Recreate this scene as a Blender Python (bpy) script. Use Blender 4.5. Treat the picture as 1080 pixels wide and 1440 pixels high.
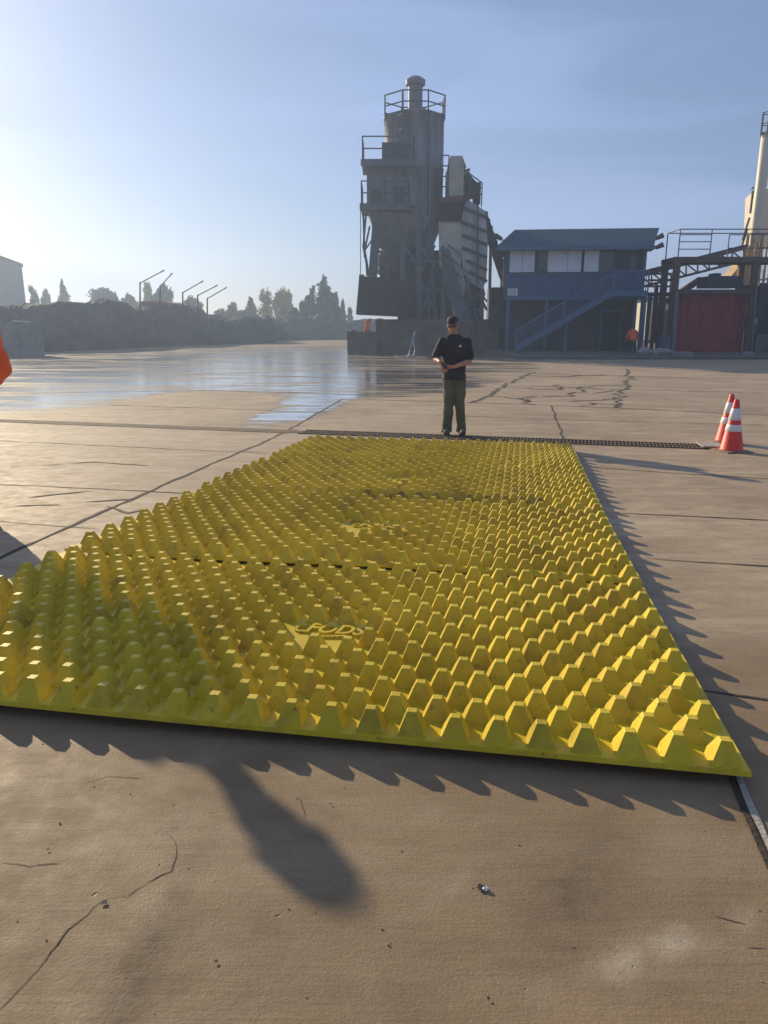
import bpy, bmesh, math, random
from mathutils import Vector, Matrix, noise
for o in list(bpy.data.objects): bpy.data.objects.remove(o)
S = bpy.context.scene; COL = S.collection
R = math.radians
# ------------------------------------------------------------ camera
F = 1040.0; HOR = 458.0; CZ = 1.66
PITCH = math.atan((720-HOR)/F)
cd = bpy.data.cameras.new('camera'); cam = bpy.data.objects.new('camera', cd); COL.objects.link(cam)
cd.sensor_fit = 'VERTICAL'; cd.sensor_height = 36; cd.lens = 36*F/1440; cd.clip_start = .05; cd.clip_end = 5000
cam.location = (0, 0, CZ); cam.rotation_euler = (math.pi/2-PITCH, 0, 0); S.camera = cam
S.render.resolution_x = 768; S.render.resolution_y = 1024
# ------------------------------------------------------------ sun, sky, exposure
AZ = R(38); EL = R(20)
SUNV = Vector((-math.sin(AZ)*math.cos(EL), math.cos(AZ)*math.cos(EL), math.sin(EL)))
ld = bpy.data.lights.new('sun', 'SUN'); ld.energy = 5.0; ld.angle = R(.55); ld.color = (1, .83, .57)
sun = bpy.data.objects.new('sun', ld); COL.objects.link(sun); sun.rotation_euler = SUNV.to_track_quat('Z', 'Y').to_euler()
w = bpy.data.worlds.new('World'); S.world = w; w.use_nodes = True
nt = w.node_tree; nt.nodes.clear(); N = nt.nodes; Lk = nt.links
sky = N.new('ShaderNodeTexSky'); sky.sky_type = 'NISHITA'; sky.sun_disc = False
sky.sun_elevation = EL; sky.sun_rotation = -AZ; sky.air_density = 1.0; sky.dust_density = .9; sky.ozone_density = 4.5
tc = N.new('ShaderNodeTexCoord'); mp = N.new('ShaderNodeMapping'); mp.inputs['Scale'].default_value = (1.2, 2.0, 7.0); mp.inputs['Rotation'].default_value = (0, R(-14), 0)
cn = N.new('ShaderNodeTexNoise'); cn.inputs['Scale'].default_value = 1.6; cn.inputs['Detail'].default_value = 5; cn.inputs['Distortion'].default_value = .5
cr = N.new('ShaderNodeMapRange'); cr.inputs[1].default_value = .42; cr.inputs[2].default_value = .78; cr.inputs[3].default_value = .30; cr.inputs[4].default_value = .68
mx = N.new('ShaderNodeMix'); mx.data_type = 'RGBA'; mx.inputs[7].default_value = (5.9, 7.5, 12.6, 1)
bg = N.new('ShaderNodeBackground'); bg.inputs[1].default_value = .060; wo = N.new('ShaderNodeOutputWorld')
Lk.new(tc.outputs['Generated'], mp.inputs[0]); Lk.new(mp.outputs[0], cn.inputs[0]); Lk.new(cn.outputs[0], cr.inputs[0]); Lk.new(cr.outputs[0], mx.inputs[0])
Lk.new(sky.outputs[0], mx.inputs[6]); Lk.new(mx.outputs[2], bg.inputs[0]); Lk.new(bg.outputs[0], wo.inputs[0])
S.view_settings.view_transform = 'Standard'; S.view_settings.look = 'None'; S.view_settings.exposure = .40; S.view_settings.gamma = 1
random.seed(4)
# ------------------------------------------------------------ projection helpers (measure points from the picture)
SP, CP = math.sin(PITCH), math.cos(PITCH)
TR0 = Vector((-6.93, 13.3)); TR1 = Vector((5.29, 10.1)); TD = (TR1-TR0).normalized(); TN = Vector((TD.y, -TD.x))
if TN.y > 0: TN = -TN
SL = .022
def gz(x, y):
    return SL*max(0.0, (Vector((x, y))-TR0).dot(TN))
def ray(x, y):
    u = (x-540)/F; v = (y-720)/F
    return Vector((u, CP-v*SP, -SP-v*CP))
def G(x, y, h=0.0):                      # pixel of the photograph -> point on the ground (raised by h)
    d = ray(x, y); t = (CZ-h)/max(-d.z, 1e-4); P = Vector((0, 0, CZ))+d*t
    if (Vector((P.x, P.y))-TR0).dot(TN) > 0:
        o0 = SL*(Vector((0, 0))-TR0).dot(TN)
        t = (CZ-h-o0)/(-d.z+SL*(d.x*TN.x+d.y*TN.y)); P = Vector((0, 0, CZ))+d*t
    return P
def W(x, y, Y):                          # pixel of the photograph at a known distance
    d = ray(x, y); return Vector((0, 0, CZ))+d*(Y/d.y)
def proj(P):
    r = P-Vector((0, 0, CZ)); f = r.y*CP-r.z*SP
    if f < .05: return None
    return (540+F*r.x/f, 720-F*(r.y*SP+r.z*CP)/f)
# ------------------------------------------------------------ materials
def mat(name, col, rough=.7, metal=0, var=.25, scale=3, bump=.1, bscale=40, col2=None, spec=.5, bdist=.01, detail=6, stretch=(1, 1, 1)):
    m = bpy.data.materials.new(name); m.use_nodes = True; t = m.node_tree; n = t.nodes; l = t.links
    b = n['Principled BSDF']; b.inputs['Roughness'].default_value = rough; b.inputs['Metallic'].default_value = metal
    b.inputs['Specular IOR Level'].default_value = spec
    g = n.new('ShaderNodeTexCoord'); mp = n.new('ShaderNodeMapping'); mp.inputs['Scale'].default_value = stretch
    l.new(g.outputs['Object'], mp.inputs[0])
    a = n.new('ShaderNodeTexNoise'); a.inputs['Scale'].default_value = scale; a.inputs['Detail'].default_value = detail; a.inputs['Roughness'].default_value = .65
    l.new(mp.outputs[0], a.inputs[0])
    r = n.new('ShaderNodeMapRange'); r.inputs[1].default_value = .3; r.inputs[2].default_value = .7; l.new(a.outputs[0], r.inputs[0])
    x = n.new('ShaderNodeMix'); x.data_type = 'RGBA'; c = col
    x.inputs[6].default_value = (c[0]*(1-var), c[1]*(1-var), c[2]*(1-var), 1)
    c2 = col2 or tuple(min(1, k*(1+var)) for k in c); x.inputs[7].default_value = (*c2, 1)
    l.new(r.outputs[0], x.inputs[0]); l.new(x.outputs[2], b.inputs['Base Color'])
    if bump:
        q = n.new('ShaderNodeTexNoise'); q.inputs['Scale'].default_value = bscale; q.inputs['Detail'].default_value = 4; l.new(g.outputs['Object'], q.inputs[0])
        u = n.new('ShaderNodeBump'); u.inputs['Strength'].default_value = min(1, bump*3); u.inputs['Distance'].default_value = bdist; l.new(q.outputs[0], u.inputs['Height']); l.new(u.outputs[0], b.inputs['Normal'])
    return m
M = {}
M['steel'] = mat('weathered grey steel', (.105, .135, .21), .65, .2, .35, .9, .1, 8, col2=(.22, .215, .22), stretch=(1.6, 1.6, .22))
M['pale_steel'] = mat('pale dusty steel', (.36, .35, .35), .7, .1, .4, 1.0, .1, 8, stretch=(1.6, 1.6, .3), col2=(.50, .48, .45))
M['steel_dark'] = mat('dark machinery steel', (.045, .05, .06), .7, .2, .4, 1.0, .1, 8)
M['steel_blue'] = mat('blue grey steel', (.075, .095, .125), .65, .2, .35, .8, .1, 8)
M['tan_steel'] = mat('dusty tan steel', (.42, .38, .30), .7, .1, .3, .7, .1, 8)
M['rust'] = mat('rusty brown steel', (.10, .055, .04), .8, .1, .45, 2, .2, 20)
M['rubber'] = mat('black rubber curtain', (.012, .015, .018), .75, 0, .3, 2, .1, 10)
M['dust_conc'] = mat('stained plinth concrete', (.12, .105, .085), .9, 0, .4, 1.2, .3, 6)
M['pale_conc'] = mat('grey block concrete', (.20, .20, .19), .9, 0, .25, 1.2, .3, 6)
M['siding'] = mat('blue grey siding', (.015, .085, .18), .75, 0, .2, 3, .1, 8, stretch=(4, 4, .3))
M['trim'] = mat('pale blue grey trim', (.05, .115, .20), .7, 0, .15, 3, 0)
M['roof'] = mat('dark blue shingle', (.008, .065, .10), .85, 0, .3, 6, .4, 30)
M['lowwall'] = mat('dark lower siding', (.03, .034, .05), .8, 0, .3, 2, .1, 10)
M['dark'] = mat('dark void paint', (.01, .011, .014), .8, 0, .2, 2, 0)
M['blind'] = mat('pale window blind', (.66, .70, .74), .35, 0, .12, 3, 0)
M['glass'] = mat('dark window glass', (.03, .04, .05), .12, 0, .2, 3, 0)
M['white'] = mat('off white paint', (.62, .62, .60), .5, 0, .1, 5, 0)
M['red'] = mat('dark red container paint', (.24, .018, .014), .75, 0, .35, 2.5, .15, 12)
M['cream'] = mat('cream silo paint', (.62, .54, .38), .55, 0, .1, 1, .02, 10)
M['trailer'] = mat('beige trailer paint', (.50, .47, .36), .6, 0, .12, 1, 0)
M['ochre'] = mat('ochre painted steel', (.38, .24, .09), .6, 0, .25, 2, 0)
M['grav'] = mat('dark wet gravel', (.024, .025, .032), .95, 0, .5, .35, .8, 3, bdist=.15, col2=(.085, .078, .068))
M['far_wall'] = mat('grey warehouse metal', (.22, .22, .22), .8, 0, .12, .3, 0)
M['bark'] = mat('bark', (.12, .10, .08), .9, 0, .3, 5, 0)
M['leafg'] = mat('dark green foliage', (.055, .08, .05), .8, 0, .5, .7, 0)
M['leaf2'] = mat('olive foliage', (.12, .14, .08), .8, 0, .5, .7, 0)
M['leafy'] = mat('yellowing foliage', (.50, .42, .15), .8, 0, .4, .7, 0)
M['skin'] = mat('skin', (.42, .20, .13), .55, 0, .1, 9, .03, 80)
M['shirt'] = mat('black t-shirt cotton', (.012, .011, .016), .85, 0, .2, 8, .3, 30)
M['cap'] = mat('black cap cloth', (.012, .014, .017), .8, 0, .2, 8, .2, 60)
M['jeans'] = mat('faded green grey denim', (.085, .09, .045), .85, 0, .45, 5, .4, 26)
M['boot'] = mat('dusty brown boot', (.07, .05, .035), .75, 0, .4, 12, .2, 60)
M['phone'] = mat('black phone', (.01, .01, .012), .2, 0, .1, 5, 0)
M['hivis'] = mat('bright orange hi-vis cloth', (.80, .11, .02), .8, 0, .25, 6, .5, 22)
M['cone'] = mat('red orange cone plastic', (.72, .035, .01), .5, 0, .2, 9, .05, 60)
M['reflect'] = mat('white reflective band', (.72, .70, .68), .45, 0, .12, 14, .03, 60)
M['conebase'] = mat('dusty cone base', (.22, .17, .12), .8, 0, .4, 14, .1, 60)
M['hose'] = mat('pale hose', (.45, .45, .45), .5, 0, .2, 8, 0)
M['stone'] = mat('broken concrete stone', (.30, .27, .23), .9, 0, .3, 9, .4, 30)
M['joint'] = mat('dark joint filler', (.045, .033, .022), .95, 0, .5, 6, .3, 40)
M['crackm'] = mat('crack dirt', (.10, .075, .05), .95, 0, .5, 6, .3, 40)
M['edging'] = mat('pale slab edge mortar', (.36, .32, .27), .9, 0, .3, 10, .3, 60)
M['grate'] = mat('rusty cast grate', (.13, .09, .05), .7, .3, .4, 14, .2, 60)
M['grate_strip'] = mat('brown silted drain cover', (.10, .07, .035), .9, 0, .35, 3, .3, 40)

def concrete():
    m = bpy.data.materials.new('yard concrete'); m.use_nodes = True; t = m.node_tree; n = t.nodes; l = t.links
    b = n['Principled BSDF']; geo = n.new('ShaderNodeNewGeometry')
    def nz(scale, det=6, st=(1, 1, 1), rough=.6, rot=0, dist=0):
        mp = n.new('ShaderNodeMapping'); mp.inputs['Scale'].default_value = st; mp.inputs['Rotation'].default_value = (0, 0, R(rot)); l.new(geo.outputs['Position'], mp.inputs[0])
        a = n.new('ShaderNodeTexNoise'); a.inputs['Scale'].default_value = scale; a.inputs['Detail'].default_value = det; a.inputs['Roughness'].default_value = rough; a.inputs['Distortion'].default_value = dist
        l.new(mp.outputs[0], a.inputs[0]); return a.outputs[0]
    def rng(x, a, b_, c=0, d=1):
        r = n.new('ShaderNodeMapRange'); r.inputs[1].default_value = a; r.inputs[2].default_value = b_; r.inputs[3].default_value = c; r.inputs[4].default_value = d; l.new(x, r.inputs[0]); return r.outputs[0]
    def mix(f, a, c, mode='MIX'):
        x = n.new('ShaderNodeMix'); x.data_type = 'RGBA'; x.blend_type = mode
        for s, v in ((0, f), (6, a), (7, c)):
            if hasattr(v, 'links') or hasattr(v, 'is_linked'): l.new(v, x.inputs[s])
            else: x.inputs[s].default_value = v if s == 0 else (*v, 1)
        return x.outputs[2]
    def ma(op, a, c):
        x = n.new('ShaderNodeMath'); x.operation = op
        for s, v in ((0, a), (1, c)):
            if hasattr(v, 'is_linked'): l.new(v, x.inputs[s])
            else: x.inputs[s].default_value = v
        return x.outputs[0]
    big = rng(nz(.55, 8, (1, 1, 1), .62, 0, .6), .32, .7)
    c = mix(big, (.28, .20, .115), (.47, .355, .22))
    mid = rng(nz(3.2, 8, (1, 2.2, 1), .7, 12), .38, .68)
    c = mix(ma('MULTIPLY', mid, .7), c, (.20, .145, .085))
    streak = rng(nz(1.1, 7, (.35, 3.2, 1), .7, 12, .4), .5, .74)
    c = mix(ma('MULTIPLY', streak, .5), c, (.56, .46, .32))
    brown = rng(nz(.8, 8, (.5, 1.8, 1), .7, 10, 1.2), .58, .72)
    c = mix(ma('MULTIPLY', brown, .75), c, (.15, .10, .06))
    fine = rng(nz(90, 4), .3, .7, .84, 1.14)
    speck = rng(nz(30, 3, (1, 1, 1), .8), .745, .79, 1, .5)
    lt = rng(nz(27, 3, (1, 1.6, 1), .8), .70, .76, 1, 1.5)
    cc = n.new('ShaderNodeVectorMath'); cc.operation = 'SCALE'; l.new(c, cc.inputs[0]); l.new(ma('MULTIPLY', ma('MULTIPLY', fine, speck), lt), cc.inputs['Scale'])
    # wetness: laid out in the yard as an attribute, broken up by noise
    at = n.new('ShaderNodeAttribute'); at.attribute_name = 'wet'
    wn = nz(.55, 9, (.35, 1.6, 1), .68, 6, .8)
    wsum = ma('ADD', at.outputs['Fac'], ma('ADD', ma('MULTIPLY', ma('SUBTRACT', wn, .5), 1.9), ma('MULTIPLY', ma('SUBTRACT', nz(1.5, 8, (.16, 2.6, 1), .8, 8), .5), 3.0)))
    gate = rng(at.outputs['Fac'], .02, .25); wet = ma('MULTIPLY', rng(wsum, .5, .60), gate)
    damp = ma('MULTIPLY', rng(wsum, .22, .6), gate)
    # brown tint: dirty strip beyond the puddle, and the slabs nearest the camera
    dn = n.new('ShaderNodeAttribute'); dn.attribute_name = 'dirt_and_tint'
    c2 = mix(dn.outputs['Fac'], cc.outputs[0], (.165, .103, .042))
    sa = n.new('ShaderNodeAttribute'); sa.attribute_name = 'stain'; sn = nz(11, 6, (1, 1, 1), .7)
    dk = ma('MULTIPLY', ma('MAXIMUM', sa.outputs['Fac'], 0), rng(sn, .3, .62, .25, 1)); lg_ = ma('MULTIPLY', ma('MAXIMUM', ma('MULTIPLY', sa.outputs['Fac'], -1), 0), rng(sn, .3, .62, .25, 1))
    c2 = mix(dk, c2, (.075, .052, .03)); c2 = mix(lg_, c2, (.50, .42, .30))
    c3 = mix(ma('MULTIPLY', damp, .86), c2, (.075, .055, .036))
    l.new(c3, b.inputs['Base Color'])
    r0 = rng(nz(7, 6), .3, .7, .62, .85)
    pw = rng(nz(2.2, 8, (.25, 2.4, 1), .75, 6), .38, .68, .04, .24)
    rr = n.new('ShaderNodeMix'); rr.data_type = 'FLOAT'; l.new(wet, rr.inputs[0]); l.new(r0, rr.inputs[2]); l.new(pw, rr.inputs[3]); l.new(rr.outputs[0], b.inputs['Roughness'])
    b.inputs['Specular IOR Level'].default_value = .45; l.new(wet, b.inputs['Coat Weight']); b.inputs['Coat Roughness'].default_value = .16; b.inputs['Coat IOR'].default_value = 1.7
    # relief
    broom = nz(60, 3, (.06, 1, 1), .6, 9)
    grit = nz(130, 4)
    pit = rng(nz(26, 2, (1, 1, 1), .5), .76, .84, 0, -1)
    h = ma('ADD', ma('MULTIPLY', broom, .35), ma('ADD', ma('MULTIPLY', grit, .45), ma('MULTIPLY', pit, 1.2)))
    h = ma('ADD', h, ma('MULTIPLY', nz(5, 6), 1.0))
    inv = ma('SUBTRACT', 1, ma('MULTIPLY', wet, .72))
    bu = n.new('ShaderNodeBump'); bu.inputs['Distance'].default_value = .0034; l.new(h, bu.inputs['Height']); l.new(inv, bu.inputs['Strength']); l.new(bu.outputs[0], b.inputs['Normal'])
    return m
M['ground'] = concrete()

def yellow():
    m = bpy.data.materials.new('scuffed yellow plastic'); m.use_nodes = True; t = m.node_tree; n = t.nodes; l = t.links
    b = n['Principled BSDF']; b.inputs['Roughness'].default_value = .5; b.inputs['Specular IOR Level'].default_value = .35
    geo = n.new('ShaderNodeNewGeometry')
    def nz(s, d=6, r=.65):
        a = n.new('ShaderNodeTexNoise'); a.inputs['Scale'].default_value = s; a.inputs['Detail'].default_value = d; a.inputs['Roughness'].default_value = r; l.new(geo.outputs['Position'], a.inputs[0]); return a.outputs[0]
    def rng(x, a, b_, c=0, d=1):
        r = n.new('ShaderNodeMapRange'); r.inputs[1].default_value = a; r.inputs[2].default_value = b_; r.inputs[3].default_value = c; r.inputs[4].default_value = d; l.new(x, r.inputs[0]); return r.outputs[0]
    def mix(f, a, c):
        x = n.new('ShaderNodeMix'); x.data_type = 'RGBA'; l.new(f, x.inputs[0])
        for s, v in ((6, a), (7, c)):
            if hasattr(v, 'is_linked'): l.new(v, x.inputs[s])
            else: x.inputs[s].default_value = (*v, 1)
        return x.outputs[2]
    c = mix(rng(nz(1.4), .35, .65), (.50, .362, .006), (.68, .51, .022))
    c = mix(rng(nz(6), .5, .72, 0, .7), c, (.36, .22, .02))
    c = mix(rng(nz(22, 5, .75), .60, .70, 0, .85), c, (.12, .07, .025))
    ga = n.new('ShaderNodeAttribute'); ga.attribute_name = 'grime'; gm_ = n.new('ShaderNodeMath'); gm_.operation = 'MULTIPLY'; l.new(ga.outputs['Fac'], gm_.inputs[0]); l.new(rng(nz(14), .35, .6, .2, 1), gm_.inputs[1])
    c = mix(gm_.outputs[0], c, (.09, .045, .015))
    l.new(c, b.inputs['Base Color'])
    b.inputs['Subsurface Weight'].default_value = 0
    bu = n.new('ShaderNodeBump'); bu.inputs['Distance'].default_value = .002; bu.inputs['Strength'].default_value = .6; l.new(nz(70, 4), bu.inputs['Height']); l.new(bu.outputs[0], b.inputs['Normal'])
    return m
M['yellow'] = yellow()
# ------------------------------------------------------------ mesh helpers
class MB:
    def __init__(s): s.v = []; s.f = []
    def add(s, vs, fs):
        o = len(s.v); s.v += [tuple(v) for v in vs]; s.f += [tuple(o+i for i in f) for f in fs]
    def box(s, a, b):
        x0, x1 = sorted((a[0], b[0])); y0, y1 = sorted((a[1], b[1])); z0, z1 = sorted((a[2], b[2]))
        s.add([(x0,y0,z0),(x1,y0,z0),(x1,y1,z0),(x0,y1,z0),(x0,y0,z1),(x1,y0,z1),(x1,y1,z1),(x0,y1,z1)],
              [(0,3,2,1),(4,5,6,7),(0,1,5,4),(1,2,6,5),(2,3,7,6),(3,0,4,7)])
    def tube(s, a, b, r0, r1=None, n=8, cap=True):
        a = Vector(a); b = Vector(b); r1 = r0 if r1 is None else r1; d = (b-a)
        if d.length < 1e-6: return
        q = d.to_track_quat('Z', 'Y'); vs = []
        for P, r in ((a, r0), (b, r1)):
            for i in range(n):
                t = 2*math.pi*i/n; vs.append(P+q@Vector((math.cos(t)*r, math.sin(t)*r, 0)))
        fs = [(i, (i+1)%n, n+(i+1)%n, n+i) for i in range(n)]
        if cap: fs += [tuple(range(n))[::-1], tuple(range(n, 2*n))]
        s.add(vs, fs)
    def bar(s, a, b, wd, ht=None):
        a = Vector(a); b = Vector(b); ht = ht or wd; d = b-a; q = d.to_track_quat('Z', 'Y' if abs(d.normalized().z) < .9 else 'X'); vs = []
        for P in (a, b):
            for x, y in ((-1,-1),(1,-1),(1,1),(-1,1)): vs.append(P+q@Vector((x*wd/2, y*ht/2, 0)))
        s.add(vs, [(3,2,1,0),(4,5,6,7),(0,1,5,4),(1,2,6,5),(2,3,7,6),(3,0,4,7)])
    def poly(s, pts): s.add(pts, [tuple(range(len(pts)))])
    def prism(s, pts, off):
        n = len(pts); off = Vector(off); pts = [Vector(p) for p in pts]
        s.add(pts+[p+off for p in pts], [tuple(range(n)), tuple(range(n, 2*n))[::-1]]+[((i+1)%n, i, n+i, n+(i+1)%n) for i in range(n)])
    def lathe(s, prof, c=(0,0,0), n=24):
        c = Vector(c); vs = []
        for r, z in prof:
            for i in range(n):
                t = 2*math.pi*i/n; vs.append((c.x+r*math.cos(t), c.y+r*math.sin(t), c.z+z))
        fs = [(j*n+i, j*n+(i+1)%n, (j+1)*n+(i+1)%n, (j+1)*n+i) for j in range(len(prof)-1) for i in range(n)]
        fs += [tuple(range(n))[::-1], tuple(range((len(prof)-1)*n, len(prof)*n))]
        s.add(vs, fs)
    def ball(s, c, r, n=10, m=7):
        if not hasattr(r, '__len__'): r = (r, r, r)
        pr = []
        vs = [(c[0], c[1], c[2]-r[2])]; fs = []
        for j in range(1, m):
            ph = math.pi*j/m
            for i in range(n):
                t = 2*math.pi*i/n; vs.append((c[0]+r[0]*math.sin(ph)*math.cos(t), c[1]+r[1]*math.sin(ph)*math.sin(t), c[2]-r[2]*math.cos(ph)))
        vs.append((c[0], c[1], c[2]+r[2])); k = len(vs)-1
        for i in range(n):
            fs.append((0, 1+(i+1)%n, 1+i)); fs.append((k, k-n+i, k-n+(i+1)%n))
            for j in range(m-2): fs.append((1+j*n+i, 1+j*n+(i+1)%n, 1+(j+1)*n+(i+1)%n, 1+(j+1)*n+i))
        s.add(vs, fs)
    def build(s, name, m, parent=None, smooth=False, local=True):
        me = bpy.data.meshes.new(name); vs = s.v
        if parent is not None and local:
            c = PW(parent); vs = [(v[0]-c.x, v[1]-c.y, v[2]-c.z) for v in vs]
        me.from_pydata(vs, [], s.f); me.validate()
        bm = bmesh.new(); bm.from_mesh(me); bmesh.ops.recalc_face_normals(bm, faces=bm.faces); bm.to_mesh(me); bm.free()
        me.materials.append(m)
        if smooth:
            for p in me.polygons: p.use_smooth = True
        o = bpy.data.objects.new(name, me); COL.objects.link(o)
        if parent is not None: o.parent = parent
        return o
def PW(o):
    p = Vector(o.location)
    while o.parent: o = o.parent; p += Vector(o.location)
    return p
def tag(o, label=None, cat=None, group=None, kind=None):
    if label: o['label'] = label
    if cat: o['category'] = cat
    if group: o['group'] = group
    if kind: o['kind'] = kind
    return o
def empty(name, loc, label, cat, group=None):
    o = bpy.data.objects.new(name, None); COL.objects.link(o); o.location = loc; o.empty_display_size = .2
    return tag(o, label, cat, group)
def struct(name, mb, m, smooth=False): return tag(mb.build(name, m, smooth=smooth), kind='structure')
def centre(mb):                          # a one-mesh thing whose origin is its base
    xs = [v[0] for v in mb.v]; ys = [v[1] for v in mb.v]; zs = [v[2] for v in mb.v]
    c = Vector(((min(xs)+max(xs))/2, (min(ys)+max(ys))/2, min(zs))); mb.v = [(v[0]-c.x, v[1]-c.y, v[2]-c.z) for v in mb.v]; return c
def single(name, mb, m, label, cat, group=None, smooth=False, kind=None):
    c = centre(mb); o = mb.build(name, m, smooth=smooth); o.location = c; return tag(o, label, cat, group, kind)
def pbox(mb, x0, x1, y0, y1, Y, dep):    # a box whose front face spans picture measures at distance Y
    a = W((x0+x1)/2, y0, Y); b = W((x0+x1)/2, y1, Y); ym = (y0+y1)/2
    mb.box((W(x0, ym, Y).x, Y, b.z), (W(x1, ym, Y).x, Y+dep, a.z))
# ------------------------------------------------------------ the ground
def arr(*segs):
    out = []
    for a, b, st in segs:
        k = max(1, int(round((b-a)/st))); out += [a+(b-a)*i/k for i in range(k)]
    return out+[segs[-1][1]]
def in_poly(x, y, P):
    c = False; j = len(P)-1
    for i in range(len(P)):
        if (P[i][1] > y) != (P[j][1] > y) and x < (P[j][0]-P[i][0])*(y-P[i][1])/(P[j][1]-P[i][1])+P[i][0]: c = not c
        j = i
    return c
def pdist(x, y, P, asp):                 # distance with rows counted more than columns
    best = 1e9
    for i in range(len(P)):
        ax, ay = P[i-1][0]*asp, P[i-1][1]; bx, by = P[i][0]*asp, P[i][1]; px, py = x*asp, y
        dx, dy = bx-ax, by-ay; L = dx*dx+dy*dy; t = max(0, min(1, ((px-ax)*dx+(py-ay)*dy)/L)) if L else 0
        best = min(best, math.hypot(px-ax-t*dx, py-ay-t*dy))
    return best
WETP = [(-400, 500), (60, 501), (190, 496), (300, 492), (420, 489), (540, 488), (700, 492), (760, 504), (752, 520), (700, 536), (640, 552), (560, 556), (505, 556), (470, 571), (420, 592), (350, 601), (340, 598), (395, 572), (410, 556), (340, 548), (232, 549), (150, 569), (0, 583), (-400, 600)]
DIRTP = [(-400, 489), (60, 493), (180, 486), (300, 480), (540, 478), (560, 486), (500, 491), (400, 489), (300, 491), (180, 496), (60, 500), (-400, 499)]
xs = arr((-2500, -300, 550), (-300, -60, 30), (-60, -26, 2), (-26, -3, .28), (-3, 3, .07), (3, 16, .28), (16, 60, 4), (60, 300, 30), (300, 2500, 550))
ys = arr((-60, -6, 6), (-6, 1, 1), (1, 4, .07), (4, 9, .3), (9, 46, .28), (46, 80, 1.2), (80, 300, 20), (300, 3500, 400))
gm = MB(); idx = []
wet = []; dirt_and_tint = []; stain = []
MARKS = [(G(*a), G(*b_), w_, v_) for a, b_, w_, v_ in (((318, 1085), (285, 1190), .030, .45), ((285, 1190), (215, 1330), .035, .6), ((215, 1330), (150, 1460), .04, .6), ((268, 1075), (238, 1180), .018, .4), ((255, 1260), (175, 1400), .03, .35), ((290, 1060), (250, 1200), .012, -.3),
    ((860, 1190), (800, 1260), .16, .42), ((800, 1260), (740, 1330), .12, .3), ((0, 1180), (120, 1176), .03, .35), ((0, 1165), (180, 1188), .03, -.25), ((1048, 1298), (950, 1325), .022, -.55), ((950, 1325), (870, 1345), .05, -.5), ((870, 1345), (760, 1400), .02, -.4), ((885, 1345), (870, 1400), .03, -.3),
    ((605, 1145), (700, 1135), .012, -.25), ((540, 1300), (650, 1240), .03, -.2), ((90, 1300), (250, 1420), .2, .2), ((400, 1300), (560, 1420), .22, .18), ((960, 1140), (900, 1250), .1, -.15))]
for y in ys:
    for x in xs:
        z = gz(x, y) if y > -6 and abs(x) < 60 else (0 if y > 0 else gz(max(-60, min(60, x)), max(y, -60)))
        gm.v.append((x, y, z)); p = proj(Vector((x, y, z))); a = 0; d = 0
        if p and 470 < p[1] < 640 and -500 < p[0] < 1100:
            s = pdist(p[0], p[1], WETP, .3); s = s if in_poly(p[0], p[1], WETP) else -s
            a = min(.63, .5+s/60) if s > 0 else max(0, .5+s/11)
            if p[0] > 560 and a > 0: a *= max(.62, 1-(p[0]-560)/420)
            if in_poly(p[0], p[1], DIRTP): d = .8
        if y < 3.4 and abs(x) < 30: d = .62*max(0, min(1, (3.4-y)/.5))  # browner tone on the slabs nearest the camera
        sv = 0
        if 1 < y < 4 and abs(x) < 3:
            for A_, B_, w_, v_ in MARKS:
                dx, dy = B_.x-A_.x, B_.y-A_.y; t = max(0, min(1, ((x-A_.x)*dx+(y-A_.y)*dy)/(dx*dx+dy*dy))); q_ = math.hypot(x-A_.x-t*dx, y-A_.y-t*dy)/w_
                if q_ < 2: sv += v_*math.exp(-q_*q_*1.4)
        stain.append(max(-1, min(1, sv))); wet.append(a); dirt_and_tint.append(d)
nx = len(xs)
gm.f = [(j*nx+i, j*nx+i+1, (j+1)*nx+i+1, (j+1)*nx+i) for j in range(len(ys)-1) for i in range(nx-1)]
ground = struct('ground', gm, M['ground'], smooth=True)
for nm, dat in (('wet', wet), ('dirt_and_tint', dirt_and_tint), ('stain', stain)):
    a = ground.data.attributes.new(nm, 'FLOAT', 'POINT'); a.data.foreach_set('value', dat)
# joints and cracks: thin irregular ribbons laid 4 mm above the slabs
def ribbon(mb, pts, wd, jit=.3, wob=0., step=.12, up=.004):
    P = []
    for i in range(len(pts)-1):
        a, b = pts[i], pts[i+1]; k = max(1, int((b-a).length/step))
        P += [a.lerp(b, j/k) for j in range(k)]
    P.append(pts[-1]); L = []
    for i, p in enumerate(P):
        d = (P[min(i+1, len(P)-1)]-P[max(i-1, 0)]); d.z = 0; d.normalize(); n_ = Vector((-d.y, d.x, 0))
        q = p+n_*wob*(noise.noise(p*1.7)*1.6+noise.noise(p*7)*.7+noise.noise(p*31)*.45)
        ww = wd*(1+jit*2*noise.noise(p*5+Vector((3, 1, 7))))*(1 if 0 < i < len(P)-1 else .3)
        for sg in (-1, 1):
            v = q+n_*sg*ww/2; L.append((v.x, v.y, gz(v.x, v.y)+up))
    mb.add(L, [(2*i, 2*i+1, 2*i+3, 2*i+2) for i in range(len(P)-1)])
jm = MB()
J = lambda *a: [G(*q) for q in a]
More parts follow.
